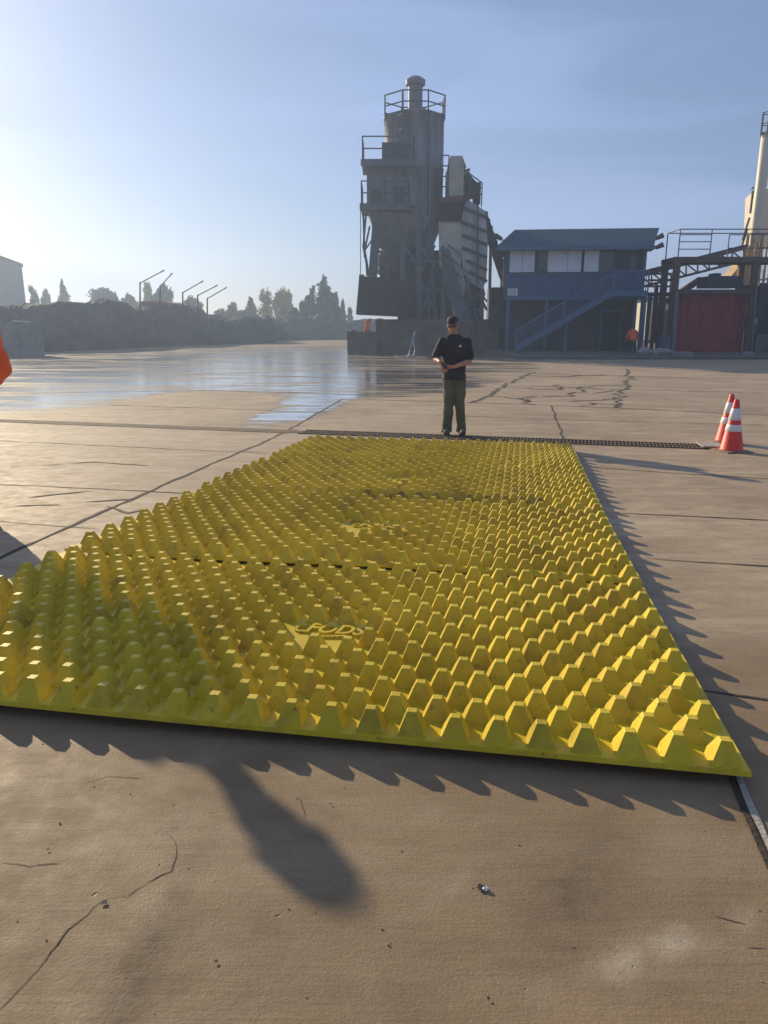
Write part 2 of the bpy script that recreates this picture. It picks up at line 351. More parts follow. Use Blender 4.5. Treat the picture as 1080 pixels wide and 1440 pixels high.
for pts, wd, wob in (
    (J((-260, 905), (0, 786), (140, 722), (270, 665), (375, 620), (482, 561)), .035, .02),
    (J((1180, 1440), (1080, 1215), (1040, 1122), (985, 985), (793, 618)), .016, .004),
    (J((-300, 660), (0, 681), (140, 688), (270, 694)), .02, .02),
    (J((-300, 712), (0, 734), (95, 741), (140, 744)), .012, .01),
    (J((-300, 604), (0, 620), (250, 632), (380, 638)), .02, .02),
    (J((830, 657), (893, 662), (1080, 674), (1300, 690)), .022, .02),
    (J((868, 722), (960, 726), (1080, 732), (1300, 742)), .02, .01),
    (J((905, 785), (960, 789), (1080, 797), (1300, 812)), .018, .01),
    (J((985, 971), (1080, 983), (1300, 1010)), .018, .01),
    (J((482, 561), (663, 566), (775, 570), (870, 574), (1080, 584), (1400, 598)), .05, .03),
    (J((430, 577), (560, 582), (775, 590), (1080, 598)), .022, .02),
    (J((150, 570), (300, 574), (470, 581)), .03, .03),
    (J((775, 570), (793, 618)), .035, .02),
    (J((720, 524), (800, 527), (1080, 534)), .10, .05),
    (J((690, 541), (880, 548), (1080, 553)), .06, .05),
    (J((-200, 560), (100, 552), (300, 549), (520, 556)), .05, .06),
    (J((-200, 528), (150, 524), (350, 528), (520, 533)), .07, .1),
    (J((-100, 511), (200, 506), (420, 512), (600, 515)), .08, .1)):
    ribbon(jm, pts, wd, .35, wob)
tag(jm.build('slab_joints', M['joint']), kind='structure')
cm = MB()
for pts, wd, wob in (
    (J((663, 567), (690, 554), (712, 541), (750, 523)), .11, .10),
    (J((868, 574), (873, 560), (880, 543), (885, 530), (882, 519)), .10, .16),
    (J((690, 556), (720, 560), (742, 563), (760, 566)), .10, .2), (J((745, 570), (735, 563), (752, 557)), .10, .2),
    (J((715, 545), (750, 547), (790, 549), (786, 541)), .12, .2), (J((760, 557), (800, 557), (803, 551)), .10, .2),
    (J((800, 546), (830, 543), (870, 542), (880, 543)), .12, .2), (J((800, 565), (835, 563), (866, 561)), .12, .25),
    (J((806, 552), (820, 546), (850, 549)), .10, .25), (J((830, 553), (850, 551), (868, 549)), .10, .2),
    (J((820, 571), (826, 566), (845, 568), (866, 569)), .10, .2), (J((730, 528), (790, 530), (850, 527)), .25, .2)):
    ribbon(cm, pts, wd, .5, wob, .15)
tag(cm.build('slab_cracks', M['joint']), kind='structure')
c2 = MB()
for pts in (J((0, 1425), (40, 1385), (75, 1340), (100, 1310), (145, 1272), (180, 1262), (205, 1243)), J((228, 1168), (246, 1185), (243, 1205), (238, 1225), (205, 1243)),
            J((120, 1103), (150, 1092), (200, 1094)), J((0, 1215), (40, 1222), (85, 1218)), J((1050, 1336), (1080, 1339)), J((860, 1336), (852, 1325)), J((1005, 1293), (1050, 1303)), J((420, 1120), (428, 1148)),
            J((40, 700), (95, 694), (140, 690)), J((120, 706), (190, 702)), J((20, 712), (85, 710)), J((150, 712), (180, 722), (205, 716)), J((60, 655), (130, 650), (210, 655))):
    ribbon(c2, pts, .0024 if pts[0].y < 4 else .03, .7, .016, .02 if pts[0].y < 4 else .08, .0012 if pts[0].y < 4 else .004)
tag(c2.build('hairline_cracks', M['crackm']), kind='structure')
e = MB(); ribbon(e, J((1190, 1440), (1092, 1215), (1050, 1122), (1000, 1000)), .018, .35, .003, .03, .006); tag(e.build('slab_edging', M['edging']), kind='structure')
# trench drain
def along(px): # point of the trench centre line seen at picture column px
    lo, hi = -3.0, 3.0
    for _ in range(50):
        m_ = (lo+hi)/2; q = TR0.lerp(TR1, m_); p = proj(Vector((q.x, q.y, 0)))
        if p[0] < px: lo = m_
        else: hi = m_
    q = TR0.lerp(TR1, lo); return Vector((q.x, q.y, 0))
A, B, C_ = along(-250), along(425), along(1003); T3 = Vector((TD.x, TD.y, 0)); N3 = Vector((TN.x, TN.y, 0)); HW = .19
d = empty('trench_drain', (A+C_)/2, 'long rusty trench drain crossing the concrete yard behind the yellow mats', 'drain')
b = MB(); ribbon(b, [A, B], HW*2, .08, .01, .2, .006); b.build('silted_cover', M['grate_strip'], d)
b = MB(); b.poly([p+Vector((0, 0, .004)) for p in (B-N3*HW, C_-N3*HW, C_+N3*HW, B+N3*HW)]); b.build('channel_shade', M['dark'], d)  # flat dark sheet stands in for the shaded recess under the bars
b = MB(); k = int((C_-B).length/.052)
for i in range(k):
    p = B+T3*(.052*(i+.5)); b.bar(p-N3*(HW-.02)+Vector((0, 0, .012)), p+N3*(HW-.02)+Vector((0, 0, .012)), .020, .010)
for s in (-1, 0, 1): b.bar(B+N3*(HW*s)+Vector((0, 0, .013)), C_+N3*(HW*s)+Vector((0, 0, .013)), .03, .014)
b.build('grate', M['grate'], d)
# ------------------------------------------------------------ the four yellow track-out mats
NR, S1, S2, FR = G(1058, 1092, .045), G(905, 822, .06), G(850, 718, .06), G(806, 628, .06)
S3 = S2.lerp(FR, .5)
rights = [NR, S1, S2, S3, FR]
DX = Vector((-math.cos(R(9.7)), math.sin(R(9.7)), 0))
mats_lab = ['nearest yellow mat with lifted front edge, crossed by the standing worker\'s long shadow',
            'second yellow mat from the camera, bolted behind the nearest one, mostly sunlit',
            'third yellow mat from the camera, with a row of dirty pyramids along its front',
            'farthest yellow mat, ending at the trench drain by the standing man\'s feet']
COLS, ROWS = 24, 15
def make_emblem(parent, org, ux, uy, z):
    cu = bpy.data.curves.new('t', 'FONT'); cu.body = 'FODS'; cu.size = .17; cu.extrude = .008; cu.align_x = 'CENTER'; cu.align_y = 'CENTER'; cu.offset = .004; cu.shear = .25
    to = bpy.data.objects.new('t', cu); COL.objects.link(to); dg = bpy.context.evaluated_depsgraph_get()
    me = bpy.data.meshes.new_from_object(to.evaluated_get(dg)); bpy.data.objects.remove(to)
    eb = MB()
    eb.add([v.co+Vector((.045, .015, .006)) for v in me.vertices], [tuple(p.vertices) for p in me.polygons])
    for t in range(9):                   # the round tread mark at the left and the swoosh below
        a0 = R(40+t*32); c0 = Vector((-.20, .012, .005)); eb.bar(c0+Vector((math.cos(a0)*.032, math.sin(a0)*.032, 0)), c0+Vector((math.cos(a0)*.052, math.sin(a0)*.052, 0)), .02, .011)
    for t in range(5): eb.bar(Vector((-.03+t*.035, -.085+.006*t, .005)), Vector((.0+t*.035, -.075+.006*t, .005)), .018, .012)
    vs = [org+ux*(v[0]*.66+.01)+uy*(v[1]*.85+.034)+Vector((0, 0, v[2]+z)) for v in eb.v]; eb.v = [tuple(v) for v in vs]
    eb.build('emblem', M['yellow'], parent)
for k in range(4):
    a, b2 = rights[k].copy(), rights[k+1].copy()
    ux = -DX; uy = (b2-a); uy.z = 0; D = uy.length-.015; uy.normalize()
    for q in (a,): q.z = 0
    if k: a += uy*.008
    root = empty('ground_mat', (a.x-ux.x*1.83, a.y-ux.y*1.83, gz(a.x, a.y)), mats_lab[k], 'mat', 'yellow pyramid track-out mats laid end to end')
    Wd = 3.66; th = .019
    rnd = random.Random(k)
    def lift(u, v, k=k):                 # gentle warp of the sheet: front edge curls up at its ends
        e2 = (u/Wd-.5)*2
        l_ = (.004+(.018*e2*e2 if e2 < 0 else .002*e2*e2) if k == 0 else .012+.008*math.sin(e2*4+k))*math.exp(-v/.35)
        l_ += .010*math.exp(-(D-v)/.3)*(1+math.sin(e2*5+k*2))*.5
        if k == 1: l_ += .016*math.exp(-v/.25)
        return l_+.005*math.sin(u*1.7+k)*math.sin(v*2.1)+.036
    def P3(u, v, z):                     # u from the left edge, v from the near edge
        q = a-ux*(Wd-u)+uy*v; return (q.x, q.y, gz(q.x, q.y)+lift(u, v)+z)
    sh = MB(); nu, nv = 48, 16; L = []
    for zz in (0, th):
        for j in range(nv+1):
            for i in range(nu+1):
                u, v = Wd*i/nu, D*j/nv
                if zz and (i in (0, nu)): u += .004 if i == 0 else -.004
                if zz and (j in (0, nv)): v += .004 if j == 0 else -.004
                L.append(P3(u, v, zz))
    st = (nu+1)*(nv+1); fs = []
    for j in range(nv):
        for i in range(nu):
            q = j*(nu+1)+i; fs += [(q, q+nu+1, q+nu+2, q+1), (st+q, st+q+1, st+q+nu+2, st+q+nu+1)]
    for i in range(nu):
        fs.append((i, i+1, st+i+1, st+i)); q = nv*(nu+1)+i; fs.append((q+1, q, st+q, st+q+1))
    for j in range(nv):
        q = j*(nu+1); fs.append((q+nu+1, q, st+q, st+q+nu+1)); q += nu; fs.append((q, q+nu+1, st+q+nu+1, st+q))
    sh.add(L, fs)
    for r in range(ROWS-1):
        for c in range(COLS-1):
            u = Wd/(COLS+.5)*(c+1.1+(.5 if r % 2 else 0)); v = .12+D/ROWS*(r+.3)
            vs = [P3(u+sx*.040, v+sy*.040, .001) for sx, sy in ((-1, -1), (1, -1), (1, 1), (-1, 1))]+[(*P3(u+sx*.018, v+sy*.018, 0)[:2], gz(*P3(u, v, 0)[:2])+.0005) for sx, sy in ((-1, -1), (1, -1), (1, 1), (-1, 1))]
            sh.add(vs, [(4, 5, 6, 7)]+[(i, (i+1) % 4, 4+(i+1) % 4, 4+i) for i in range(4)])
    sh.build('sheet', M['yellow'], root)
    py = MB(); pu = Wd/(COLS+.5); pv = (D-.045)/ROWS; gr = []
    for r in range(ROWS):
        off = .5 if r % 2 == 0 else 0
        for c in range(COLS):
            u = pu*(c+.5+off); v = .008+pv*(r+.5)
            cx = (u-Wd/2)/pu
            if ((r == 7 and 0 < cx < 2.6) or (r == 6 and .4 < cx < 2)) if k == 0 else ((r == 8 and abs(cx) < 1.9) or (r == 7 and abs(cx) < 1.4) or (r == 6 and abs(cx) < .5)): continue
            s = 1+rnd.uniform(-.03, .03); du, dv = rnd.uniform(-.003, .003), rnd.uniform(-.003, .003); hh = rnd.uniform(.078, .084); tx, ty = rnd.uniform(-.003, .003), rnd.uniform(-.003, .003)
            lv = [(.0535, 0), (.0515, .003), (.0185, hh-.002), (.0165, hh)]
            vs = []
            for li, (hw, z) in enumerate(lv):
                hd = hw; ox, oy = (tx, ty) if li > 1 else (0, 0)
                for sx, sy in ((-1, -1), (1, -1), (1, 1), (-1, 1)): vs.append(P3(u+du+ox+sx*hw*s, v+dv+oy+sy*hd*s, th+z-.002))
            fs = [(12, 13, 14, 15)]
            for li in range(3): fs += [(li*4+i, li*4+(i+1) % 4, li*4+4+(i+1) % 4, li*4+4+i) for i in range(4)]
            py.add(vs, fs)
            g_ = .9 if (k == 2 and r == 0 and -3 < cx < 9 and rnd.random() < .8) else (rnd.uniform(.12, .4) if rnd.random() < .10 else 0)
            if k == 0 and r < 1 and rnd.random() < .3: g_ = .35
            gr += [g_*.5]*4+[g_]*12
    po = py.build('pyramids', M['yellow'], root); at_ = po.data.attributes.new('grime', 'FLOAT', 'POINT'); at_.data.foreach_set('value', gr)
    eu, ev = (1.25, 7.05) if k == 0 else (.25, 8.0); cxy = a-ux*(Wd/2-eu*pu)+uy*(pv*ev)
    make_emblem(root, Vector((cxy.x, cxy.y, 0)), ux, uy, gz(cxy.x, cxy.y)+lift(Wd/2+eu*pu, pv*(ev+.25))+th)
# ------------------------------------------------------------ traffic cones
def make_cone(loc, label, tilt=0, rot=0):
    r = empty('traffic_cone', loc, label, 'traffic cone', 'traffic cones by the drain')
    H = .71; rad = lambda z: .150-(.150-.030)*(z-.03)/(H-.03)
    b = MB(); b.box((-.20, -.20, 0), (.20, .20, .022)); b.box((-.17, -.17, .022), (.17, .17, .034)); b.build('base', M['conebase'], r, local=False)
    b = MB(); b.lathe([(rad(.03)+.012, .03), (rad(.05), .045), (rad(H-.02), H-.02), (rad(H)*.8, H-.006), (.018, H)], n=28); b.build('body', M['cone'], r, smooth=True, local=False)
    for z0, z1 in ((.285, .375), (.435, .59)):
        b = MB(); b.lathe([(rad(z0)+.001, z0), (rad(z0)+.004, z0+.003), (rad(z1)+.004, z1-.003), (rad(z1)+.001, z1)], n=28); b.build('reflective_band', M['reflect'], r, smooth=True, local=False)
    r.rotation_euler = (0, tilt, rot); return r
g1 = G(1028, 635); g2 = G(1020, 623)
make_cone((g1.x, g1.y, .002), 'front red-orange traffic cone, fully visible, with two white bands', 0, R(12))
c = make_cone((g2.x, g2.y, .002), 'rear traffic cone, mostly hidden behind the front one', R(1.5), R(-8))
b = MB(); q = G(996, 629); b.prism([q+Vector((-.16, -.2, .03)), q+Vector((.14, -.26, .03)), q+Vector((.2, .14, .03)), q+Vector((-.1, .2, .03))], (0, 0, .02)); single('cover_plate', b, M['edging'], 'loose dusty cover plate on the drain end beside the cones', 'plate')
# ------------------------------------------------------------ people
def cap(mb, p0, r0, p1, r1, n=14):
    p0, p1 = Vector(p0), Vector(p1); mb.tube(p0, p1, r0, r1, n); mb.ball(p0, r0, n, 9); mb.ball(p1, r1, n, 9)
def loft(mb, rings, n=22):
    vs = []
    for cx, cy, cz, rx, ry in rings:
        for i in range(n):
            t = 2*math.pi*i/n; c_, s_ = math.cos(t), math.sin(t)
            vs.append((cx+rx*math.copysign(abs(c_)**.85, c_), cy+ry*math.copysign(abs(s_)**.85, s_), cz))
    fs = [(j*n+i, j*n+(i+1) % n, (j+1)*n+(i+1) % n, (j+1)*n+i) for j in range(len(rings)-1) for i in range(n)]
    fs += [tuple(range(n))[::-1], tuple(range((len(rings)-1)*n, len(rings)*n))]
    mb.add(vs, fs)
def melt(mb, name, m, parent, vox=.01, sm=4, wr=0, ws=9):   # join shapes into one continuous smooth surface
    me = bpy.data.meshes.new(name); me.from_pydata(mb.v, [], mb.f)
    bm = bmesh.new(); bm.from_mesh(me); bmesh.ops.recalc_face_normals(bm, faces=bm.faces); bm.to_mesh(me); bm.free()
    o = bpy.data.objects.new(name, me); COL.objects.link(o)
    md = o.modifiers.new('r', 'REMESH'); md.mode = 'VOXEL'; md.voxel_size = vox
    if sm: s = o.modifiers.new('s', 'SMOOTH'); s.iterations = sm; s.factor = .5
    dg = bpy.context.evaluated_depsgraph_get(); me2 = bpy.data.meshes.new_from_object(o.evaluated_get(dg)); o.modifiers.clear(); o.data = me2; me2.name = name
    if wr:
        ns = [v.normal.copy() for v in me2.vertices]
        for v, nn in zip(me2.vertices, ns):
            c = v.co; v.co = c+nn*wr*(noise.noise(Vector((c.x*ws, c.y*ws, c.z*ws*.8)))+.5*noise.noise(c*ws*2.3))
    me2.materials.clear(); me2.materials.append(m)
    for p in me2.polygons: p.use_smooth = True; p.material_index = 0
    o.parent = parent; return o
def hand(mb, wr, d, up, curl=.6, s=1.0, thumb=1):
    # palm + four unequal bent fingers + thumb; d: direction of the fingers, up: back of the hand
    wr, d, up = Vector(wr), Vector(d).normalized(), Vector(up).normalized(); side = d.cross(up).normalized()
    for k_ in (-1, -.33, .33, 1): cap(mb, wr+d*.02*s+side*k_*.016*s, .015*s, wr+d*.088*s+side*k_*.029*s, .0125*s, 8)
    for i, (k_, L) in enumerate(((-1, .066), (-.33, .076), (.33, .082), (1, .072))):
        p = wr+d*.092*s+side*k_*.031*s; a_ = 0
        for seg in (.45, .32, .23):
            a_ += curl; q = p+(d*math.cos(a_)-up*math.sin(a_))*L*seg*s; cap(mb, p, .0092*s, q, .0082*s, 8); p = q
    p = wr+d*.03*s+side*thumb*.03*s; q = p+(d*.6+side*thumb*.7-up*.3).normalized()*.045*s; cap(mb, p, .012*s, q, .010*s, 8)
    r_ = q+(d*.9+side*thumb*.1-up*.4).normalized()*.033*s; cap(mb, q, .010*s, r_, .0085*s, 8)
def head(mb, c, yaw, pitch):
    t = MB(); t.ball((0, 0, .015), (.076, .096, .108), 18, 14); t.ball((0, -.028, -.05), (.058, .068, .066), 14, 10)
    t.tube((0, -.088, .02), (0, -.113, -.018), .009, .014, 8); t.ball((0, -.108, -.018), (.015, .013, .010), 8, 6)
    t.ball((0, -.093, -.052), (.026, .010, .007), 8, 6); t.ball((0, -.091, -.063), (.022, .010, .007), 8, 6); t.ball((0, -.078, -.092), (.024, .018, .018), 8, 6)
    t.ball((0, -.086, .045), (.05, .014, .010), 10, 6)
    for s in (-1, 1): t.ball((s*.078, .006, -.005), (.010, .020, .032), 8, 8)
    Mx = Matrix.Translation(c)@Matrix.Rotation(yaw, 4, 'Z')@Matrix.Rotation(pitch, 4, 'X')
    mb.add([Mx@Vector(v) for v in t.v], t.f); return Mx
def xf(mb, t, Mx): mb.add([Mx@Vector(v) for v in t.v], t.f)
def hatcap(Mx, m, parent, brim=True):
    t = MB(); rings = []
    t.lathe([(.086, .058), (.089, .068), (.086, .09), (.068, .122), (.036, .138), (.004, .142)], n=24); t.v = [(x*.93, y*1.14+.002, z) for x, y, z in t.v]
    if brim: t.prism([(math.sin(a_)*.075, -.085-math.cos(a_)*.055, .068-abs(math.sin(a_))*.012) for a_ in [R(-90+18*i) for i in range(11)]], (0, 0, .006))
    o = MB(); xf(o, t, Mx); return o.build('cap', m, parent, smooth=False, local=False)
# the standing man, local frame: he faces -Y, feet at z 0
g = G(637, 613)
man = empty('person', (g.x, g.y+.05, .018), 'man in black t-shirt and cap standing behind the mats, looking down at a phone', 'person')
b = MB()
hd = Vector((-.045, -.05, 1.645)); HM = head(b, hd, R(-14), R(19))
cap(b, (-.01, .0, 1.47), .062, (-.04, -.02, 1.60), .056)
loft(b, [(0, .01, .86, .14, .10), (0, .005, 1.0, .145, .105), (0, 0, 1.2, .155, .11), (0, 0, 1.36, .17, .11), (0, 0, 1.46, .13, .08), (0, 0, 1.5, .06, .05)])
shL, elL, wrL = Vector((.185, .0, 1.40)), Vector((.225, -.03, 1.115)), Vector((-.035, -.225, 1.045))
shR, elR, wrR = Vector((-.19, .01, 1.40)), Vector((-.285, -.02, 1.15)), Vector((-.235, -.25, 1.12))
for sh_, el_, wr_ in ((shL, elL, wrL), (shR, elR, wrR)):
    cap(b, sh_, .058, el_, .043); cap(b, el_, .044, wr_, .027); m_ = el_.lerp(wr_, .3); b.ball(m_, .046, 12, 8)
hand(b, wrL, Vector((-.95, -.15, .05)), (0, -.5, -.6), .28, 1, -1)
hand(b, wrR, Vector((.35, -.4, -.75)), (-.8, -.3, .2), .45, 1, -1)
hipL, knL, anL = Vector((.085, 0, .90)), Vector((.092, -.03, .48)), Vector((.130, .02, .09))
hipR, knR, anR = Vector((-.085, 0, .90)), Vector((-.075, -.05, .48)), Vector((-.092, .01, .09))
for h_, k_, a_ in ((hipL, knL, anL), (hipR, knR, anR)): cap(b, h_, .085, k_, .056); cap(b, k_, .056, a_, .038)
melt(b, 'body', M['skin'], man, .008, 2)
b = MB()                                 # t-shirt
loft(b, [(0, .0, .835, .178, .128), (0, 0, .95, .176, .128), (0, 0, 1.1, .178, .130), (0, 0, 1.3, .196, .134), (0, 0, 1.39, .195, .125), (0, 0, 1.45, .165, .10), (-.005, 0, 1.49, .11, .08), (-.01, -.002, 1.525, .070, .068)])
cap(b, (.180, 0, 1.405), .072, (.230, -.02, 1.19), .069); cap(b, (-.185, .008, 1.405), .072, (-.276, -.01, 1.21), .069)
melt(b, 'shirt', M['shirt'], man, .010, 3, .016, 12)
lg = MB()                                # small pale chest print
lg.prism([(.062, -.137, 1.357), (.040, -.137, 1.335), (.10, -.134, 1.330), (.078, -.136, 1.345)], (0, -.004, 0)); lg.prism([(.072, -.139, 1.372), (.058, -.139, 1.350), (.088, -.139, 1.348)], (0, -.004, 0))
lg.build('chest_print', M['reflect'], man, local=False)
b = MB()                                 # jeans
loft(b, [(0, 0, .80, .165, .118), (0, 0, .88, .158, .118), (0, 0, .93, .152, .112)])
for h_, k_, a_ in ((hipL, knL, anL), (hipR, knR, anR)):
    cap(b, h_+Vector((0, 0, -.04)), .100, k_+Vector((0, 0, .02)), .079); cap(b, k_, .079, a_+Vector((0, 0, .06)), .076); b.tube(a_+Vector((0, 0, .06)), a_+Vector((0, -.005, -.055)), .074, .083, 16)
melt(b, 'jeans', M['jeans'], man, .010, 3, .016, 8)
for k_, a_ in ((knL, anL), (knR, anR)):
    b = MB(); s = 1 if a_.x > 0 else -1
    b.ball((a_.x, a_.y, .06), (.052, .06, .065), 14, 10); cap(b, (a_.x, a_.y+.03, .045), .046, (a_.x+s*.02, a_.y-.13, .042), .046); b.box((a_.x-.045, a_.y-.15, 0), (a_.x+.045, a_.y+.08, .02))
    melt(b, 'boot', M['boot'], man, .010, 3)
hatcap(HM, M['cap'], man)
b = MB(); t = MB()
for s in (-1, 1): t.ball((s*.034, -.096, .018), (.031, .010, .019), 12, 8); t.bar((s*.060, -.085, .022), (s*.082, .0, .018), .006)
t.bar((-.012, -.104, .024), (.012, -.104, .024), .006); xf(b, t, HM); b.build('sunglasses', M['phone'], man, local=False)
ph = MB(); t = MB(); t.box((-.036, -.076, -.005), (.036, .076, .005)); PM = Matrix.Translation((-.185, -.335, 1.075))@Matrix.Rotation(R(20), 4, 'Z')@Matrix.Rotation(R(35), 4, 'X'); xf(ph, t, PM)
o = single('phone', ph, M['phone'], 'black phone held in the standing man\'s two hands', 'phone'); o.location = Vector(o.location)+Vector(man.location)
# worker in orange at the left edge of the picture
g = G(-27, 739)
wk = empty('person', (g.x, g.y, gz(g.x, g.y)), 'worker in orange hi-vis jacket half cut off by the left picture edge', 'person')
b = MB(); HM2 = head(b, Vector((-.02, -.03, 1.74)), R(30), R(8)); cap(b, (0, 0, 1.53), .062, (-.01, -.01, 1.67), .056)
loft(b, [(0, 0, .9, .15, .11), (0, 0, 1.25, .16, .115), (0, 0, 1.45, .175, .11), (0, 0, 1.55, .07, .06)])
sL, eL, wL = Vector((.205, 0, 1.50)), Vector((.285, .05, 1.22)), Vector((.20, -.10, 1.03)); sR, eR, wR = Vector((-.205, 0, 1.5)), Vector((-.27, -.02, 1.2)), Vector((-.2, -.25, 1.15))
for s_, e_, w_ in ((sL, eL, wL), (sR, eR, wR)): cap(b, s_, .056, e_, .043); cap(b, e_, .043, w_, .028)
hand(b, wL, (-.4, -.5, -.3), (.7, 0, .5), .4, 1, 1); hand(b, wR, (.5, -.6, 0), (-.3, 0, .9), .4, 1, 1)
h1, k1, a1 = Vector((.09, 0, .95)), Vector((.085, -.02, .50)), Vector((.05, .02, .10)); h2, k2, a2 = Vector((-.09, 0, .95)), Vector((-.10, -.02, .5)), Vector((-.14, .03, .10))
for h_, k_, a_ in ((h1, k1, a1), (h2, k2, a2)): cap(b, h_, .085, k_, .056); cap(b, k_, .056, a_, .038)
melt(b, 'body', M['skin'], wk, .010, 2)
b = MB(); loft(b, [(0, 0, .97, .215, .165), (0, 0, 1.05, .205, .155), (0, 0, 1.25, .20, .15), (0, 0, 1.43, .205, .14), (0, 0, 1.53, .15, .10), (0, 0, 1.59, .085, .08)])
for s_, e_, w_ in ((sL, eL, wL), (sR, eR, wR)): cap(b, s_, .088, e_, .080); cap(b, e_, .080, e_.lerp(w_, .85), .058)
melt(b, 'jacket', M['hivis'], wk, .010, 2, .022, 10)
b = MB(); loft(b, [(0, 0, .87, .165, .125), (0, 0, 1.0, .16, .12)])
for h_, k_, a_ in ((h1, k1, a1), (h2, k2, a2)): cap(b, h_+Vector((0, 0, -.03)), .10, k_, .078); cap(b, k_, .078, a_+Vector((0, 0, .04)), .073)
melt(b, 'trousers', M['shirt'], wk, .012, 3, .014, 8)
for a_ in (a1, a2):
    b = MB(); b.ball((a_.x, a_.y, .08), (.055, .065, .08), 14, 10); cap(b, (a_.x, a_.y+.03, .05), .05, (a_.x+.02, a_.y-.13, .048), .05); melt(b, 'boot', M['boot'], wk, .012, 3)
b = MB(); t = MB(); t.lathe([(.115, .038), (.118, .046), (.102, .05), (.100, .09), (.085, .125), (.05, .148), (.004, .155)], n=24); t.v = [(x, y*1.15, z) for x, y, z in t.v]; xf(b, t, HM2); b.build('hard_hat', M['white'], wk, smooth=True, local=False)
# far worker in an orange shirt bending beside the office
g = G(888, 502)
fw = empty('person', (g.x, g.y, 0), 'far worker in bright orange shirt and dark trousers stooping in front of the office', 'person')
b = MB(); head(b, Vector((.08, .34, 1.52)), R(170), R(30)); cap(b, (.05, .22, 1.36), .06, (.07, .30, 1.47), .056)
for sx in (-1, 1): cap(b, (sx*.09, 0, .88), .085, (sx*.13+.02, .06, .46), .056); cap(b, (sx*.13+.02, .06, .46), .056, (sx*.17-.05, -.06, .09), .04); cap(b, (sx*.2+.04, .2, 1.32), .055, (sx*.27+.04, .26, 1.03), .042); cap(b, (sx*.27+.04, .26, 1.03), .042, (sx*.2+.04, .42, .86), .03)
for sx in (-1, 1): hand(b, (sx*.2+.04, .42, .86), (0, .5, -.8), (sx, 0, 0), .4)
for i in range(6): t_ = i/5; b.ball((.04*t_, .22*t_, .9+.44*t_), (.15+.02*t_, .11, .12), 14, 9)
melt(b, 'body', M['skin'], fw, .014, 2)
b = MB()
for i in range(7): t_ = i/6; b.ball((.04*t_, .22*t_, .95+.40*t_), (.185+.03*t_, .15, .13), 16, 10)
for sx in (-1, 1): cap(b, (sx*.19+.04, .2, 1.33), .085, (sx*.27+.04, .26, 1.04), .072); cap(b, (sx*.27+.04, .26, 1.03), .07, (sx*.22+.04, .38, .9), .055)
melt(b, 'shirt', M['hivis'], fw, .016, 3, .015, 8)
b = MB()
for sx in (-1, 1): cap(b, (sx*.09, 0, .86), .11, (sx*.13+.02, .06, .46), .085); cap(b, (sx*.13+.02, .06, .46), .085, (sx*.17-.05, -.06, .12), .075); 
melt(b, 'trousers', M['shirt'], fw, .016, 3, .012, 8)
for sx in (-1, 1):
    b = MB(); cap(b, (sx*.17-.05, -.08, .05), .05, (sx*.17-.05, .12, .05), .048); melt(b, 'boot', M['boot'], fw, .014, 2)
b = MB(); b.ball((.08, .34, 1.56), (.088, .105, .09), 16, 10); b.build('cap', M['cap'], fw, smooth=True, local=False)
# ------------------------------------------------------------ raised pad under the plant
TY = 46.0
b = MB(); x0, x1 = W(700, 490, 42).x, 60
b.add([(x0+.5, 38.2, -.05), (x1, 38.2, -.05), (x1, 62, -.05), (x0-3, 62, -.05), (x0+.5, 38.2, .12), (x1, 38.2, .12), (x1, 42.5, .26), (x0+.2, 42.5, .26), (x1, 62, .32), (x0-3, 62, .32)],
      [(0, 1, 5, 4), (4, 5, 6, 7), (7, 6, 8, 9), (1, 2, 8, 6, 5), (3, 0, 4, 7, 9), (2, 3, 9, 8), (0, 3, 2, 1)])
struct('raised_pad', b, M['dust_conc'])
# ------------------------------------------------------------ batching tower
P_ = lambda x, y, Y=TY: W(x, y, Y)
tw = empty('batching_tower', (P_(565, 490).x, TY+2, 0), 'tall grey cement batching tower with round silo, railed platforms and dark discharge hood', 'tower')
SC = Vector((P_(581.5, 300, TY+2.2).x, TY+2.2, 0)); RS = (P_(623, 230, TY+2).x-P_(540, 230, TY+2).x)/2
zt = P_(581, 156, TY+.6).z; zb = P_(581, 312, TY+1).z
b = MB(); b.lathe([(RS*.25, zb-3.2), (RS, zb), (RS, (zb+zt)/2), (RS+.03, (zb+zt)/2+.02), (RS+.03, (zb+zt)/2+.12), (RS, (zb+zt)/2+.14), (RS, zt-.12), (RS+.06, zt-.1), (RS+.06, zt), (RS*.6, zt+.28), (.1, zt+.4)], SC, 40); b.build('silo', M['steel'], tw, smooth=False)
for p in tw.children[0].data.polygons: p.use_smooth = abs(p.normal.z) < .5
fx = SC+Vector((P_(582, 140).x-P_(581.5, 140).x+.0, -.6, 0)); fr = .42
b = MB(); b.lathe([(fr, zt-.1), (fr, zt+1.55), (fr+.14, zt+1.6), (fr+.16, zt+1.85), (fr*.8, zt+2.02), (.05, zt+2.06)], fx, 24); b.build('vent_filter', M['steel'], tw, smooth=False)
b = MB()
lx = SC+Vector((-.55, -RS-.10, 0)); lh = zt-zb
for dx in (-.22, .22): b.bar(lx+Vector((dx, 0, zb-1)), lx+Vector((dx, 0, zt+.9)), .05)
for i in range(int((lh+1)/.3)): b.bar(lx+Vector((-.22, 0, zb-1+i*.3)), lx+Vector((.22, 0, zb-1+i*.3)), .03)
for i in range(int((lh-1)/.8)):
    z_ = zb+1.6+i*.8; pr = [lx+Vector((.36*math.sin(R(-90+30*q)), -.62*math.cos(R(-90+30*q)), z_)) for q in range(7)]
    for q in range(6): b.bar(pr[q], pr[q+1], .03)
b.build('ladder', M['steel_dark'], tw)
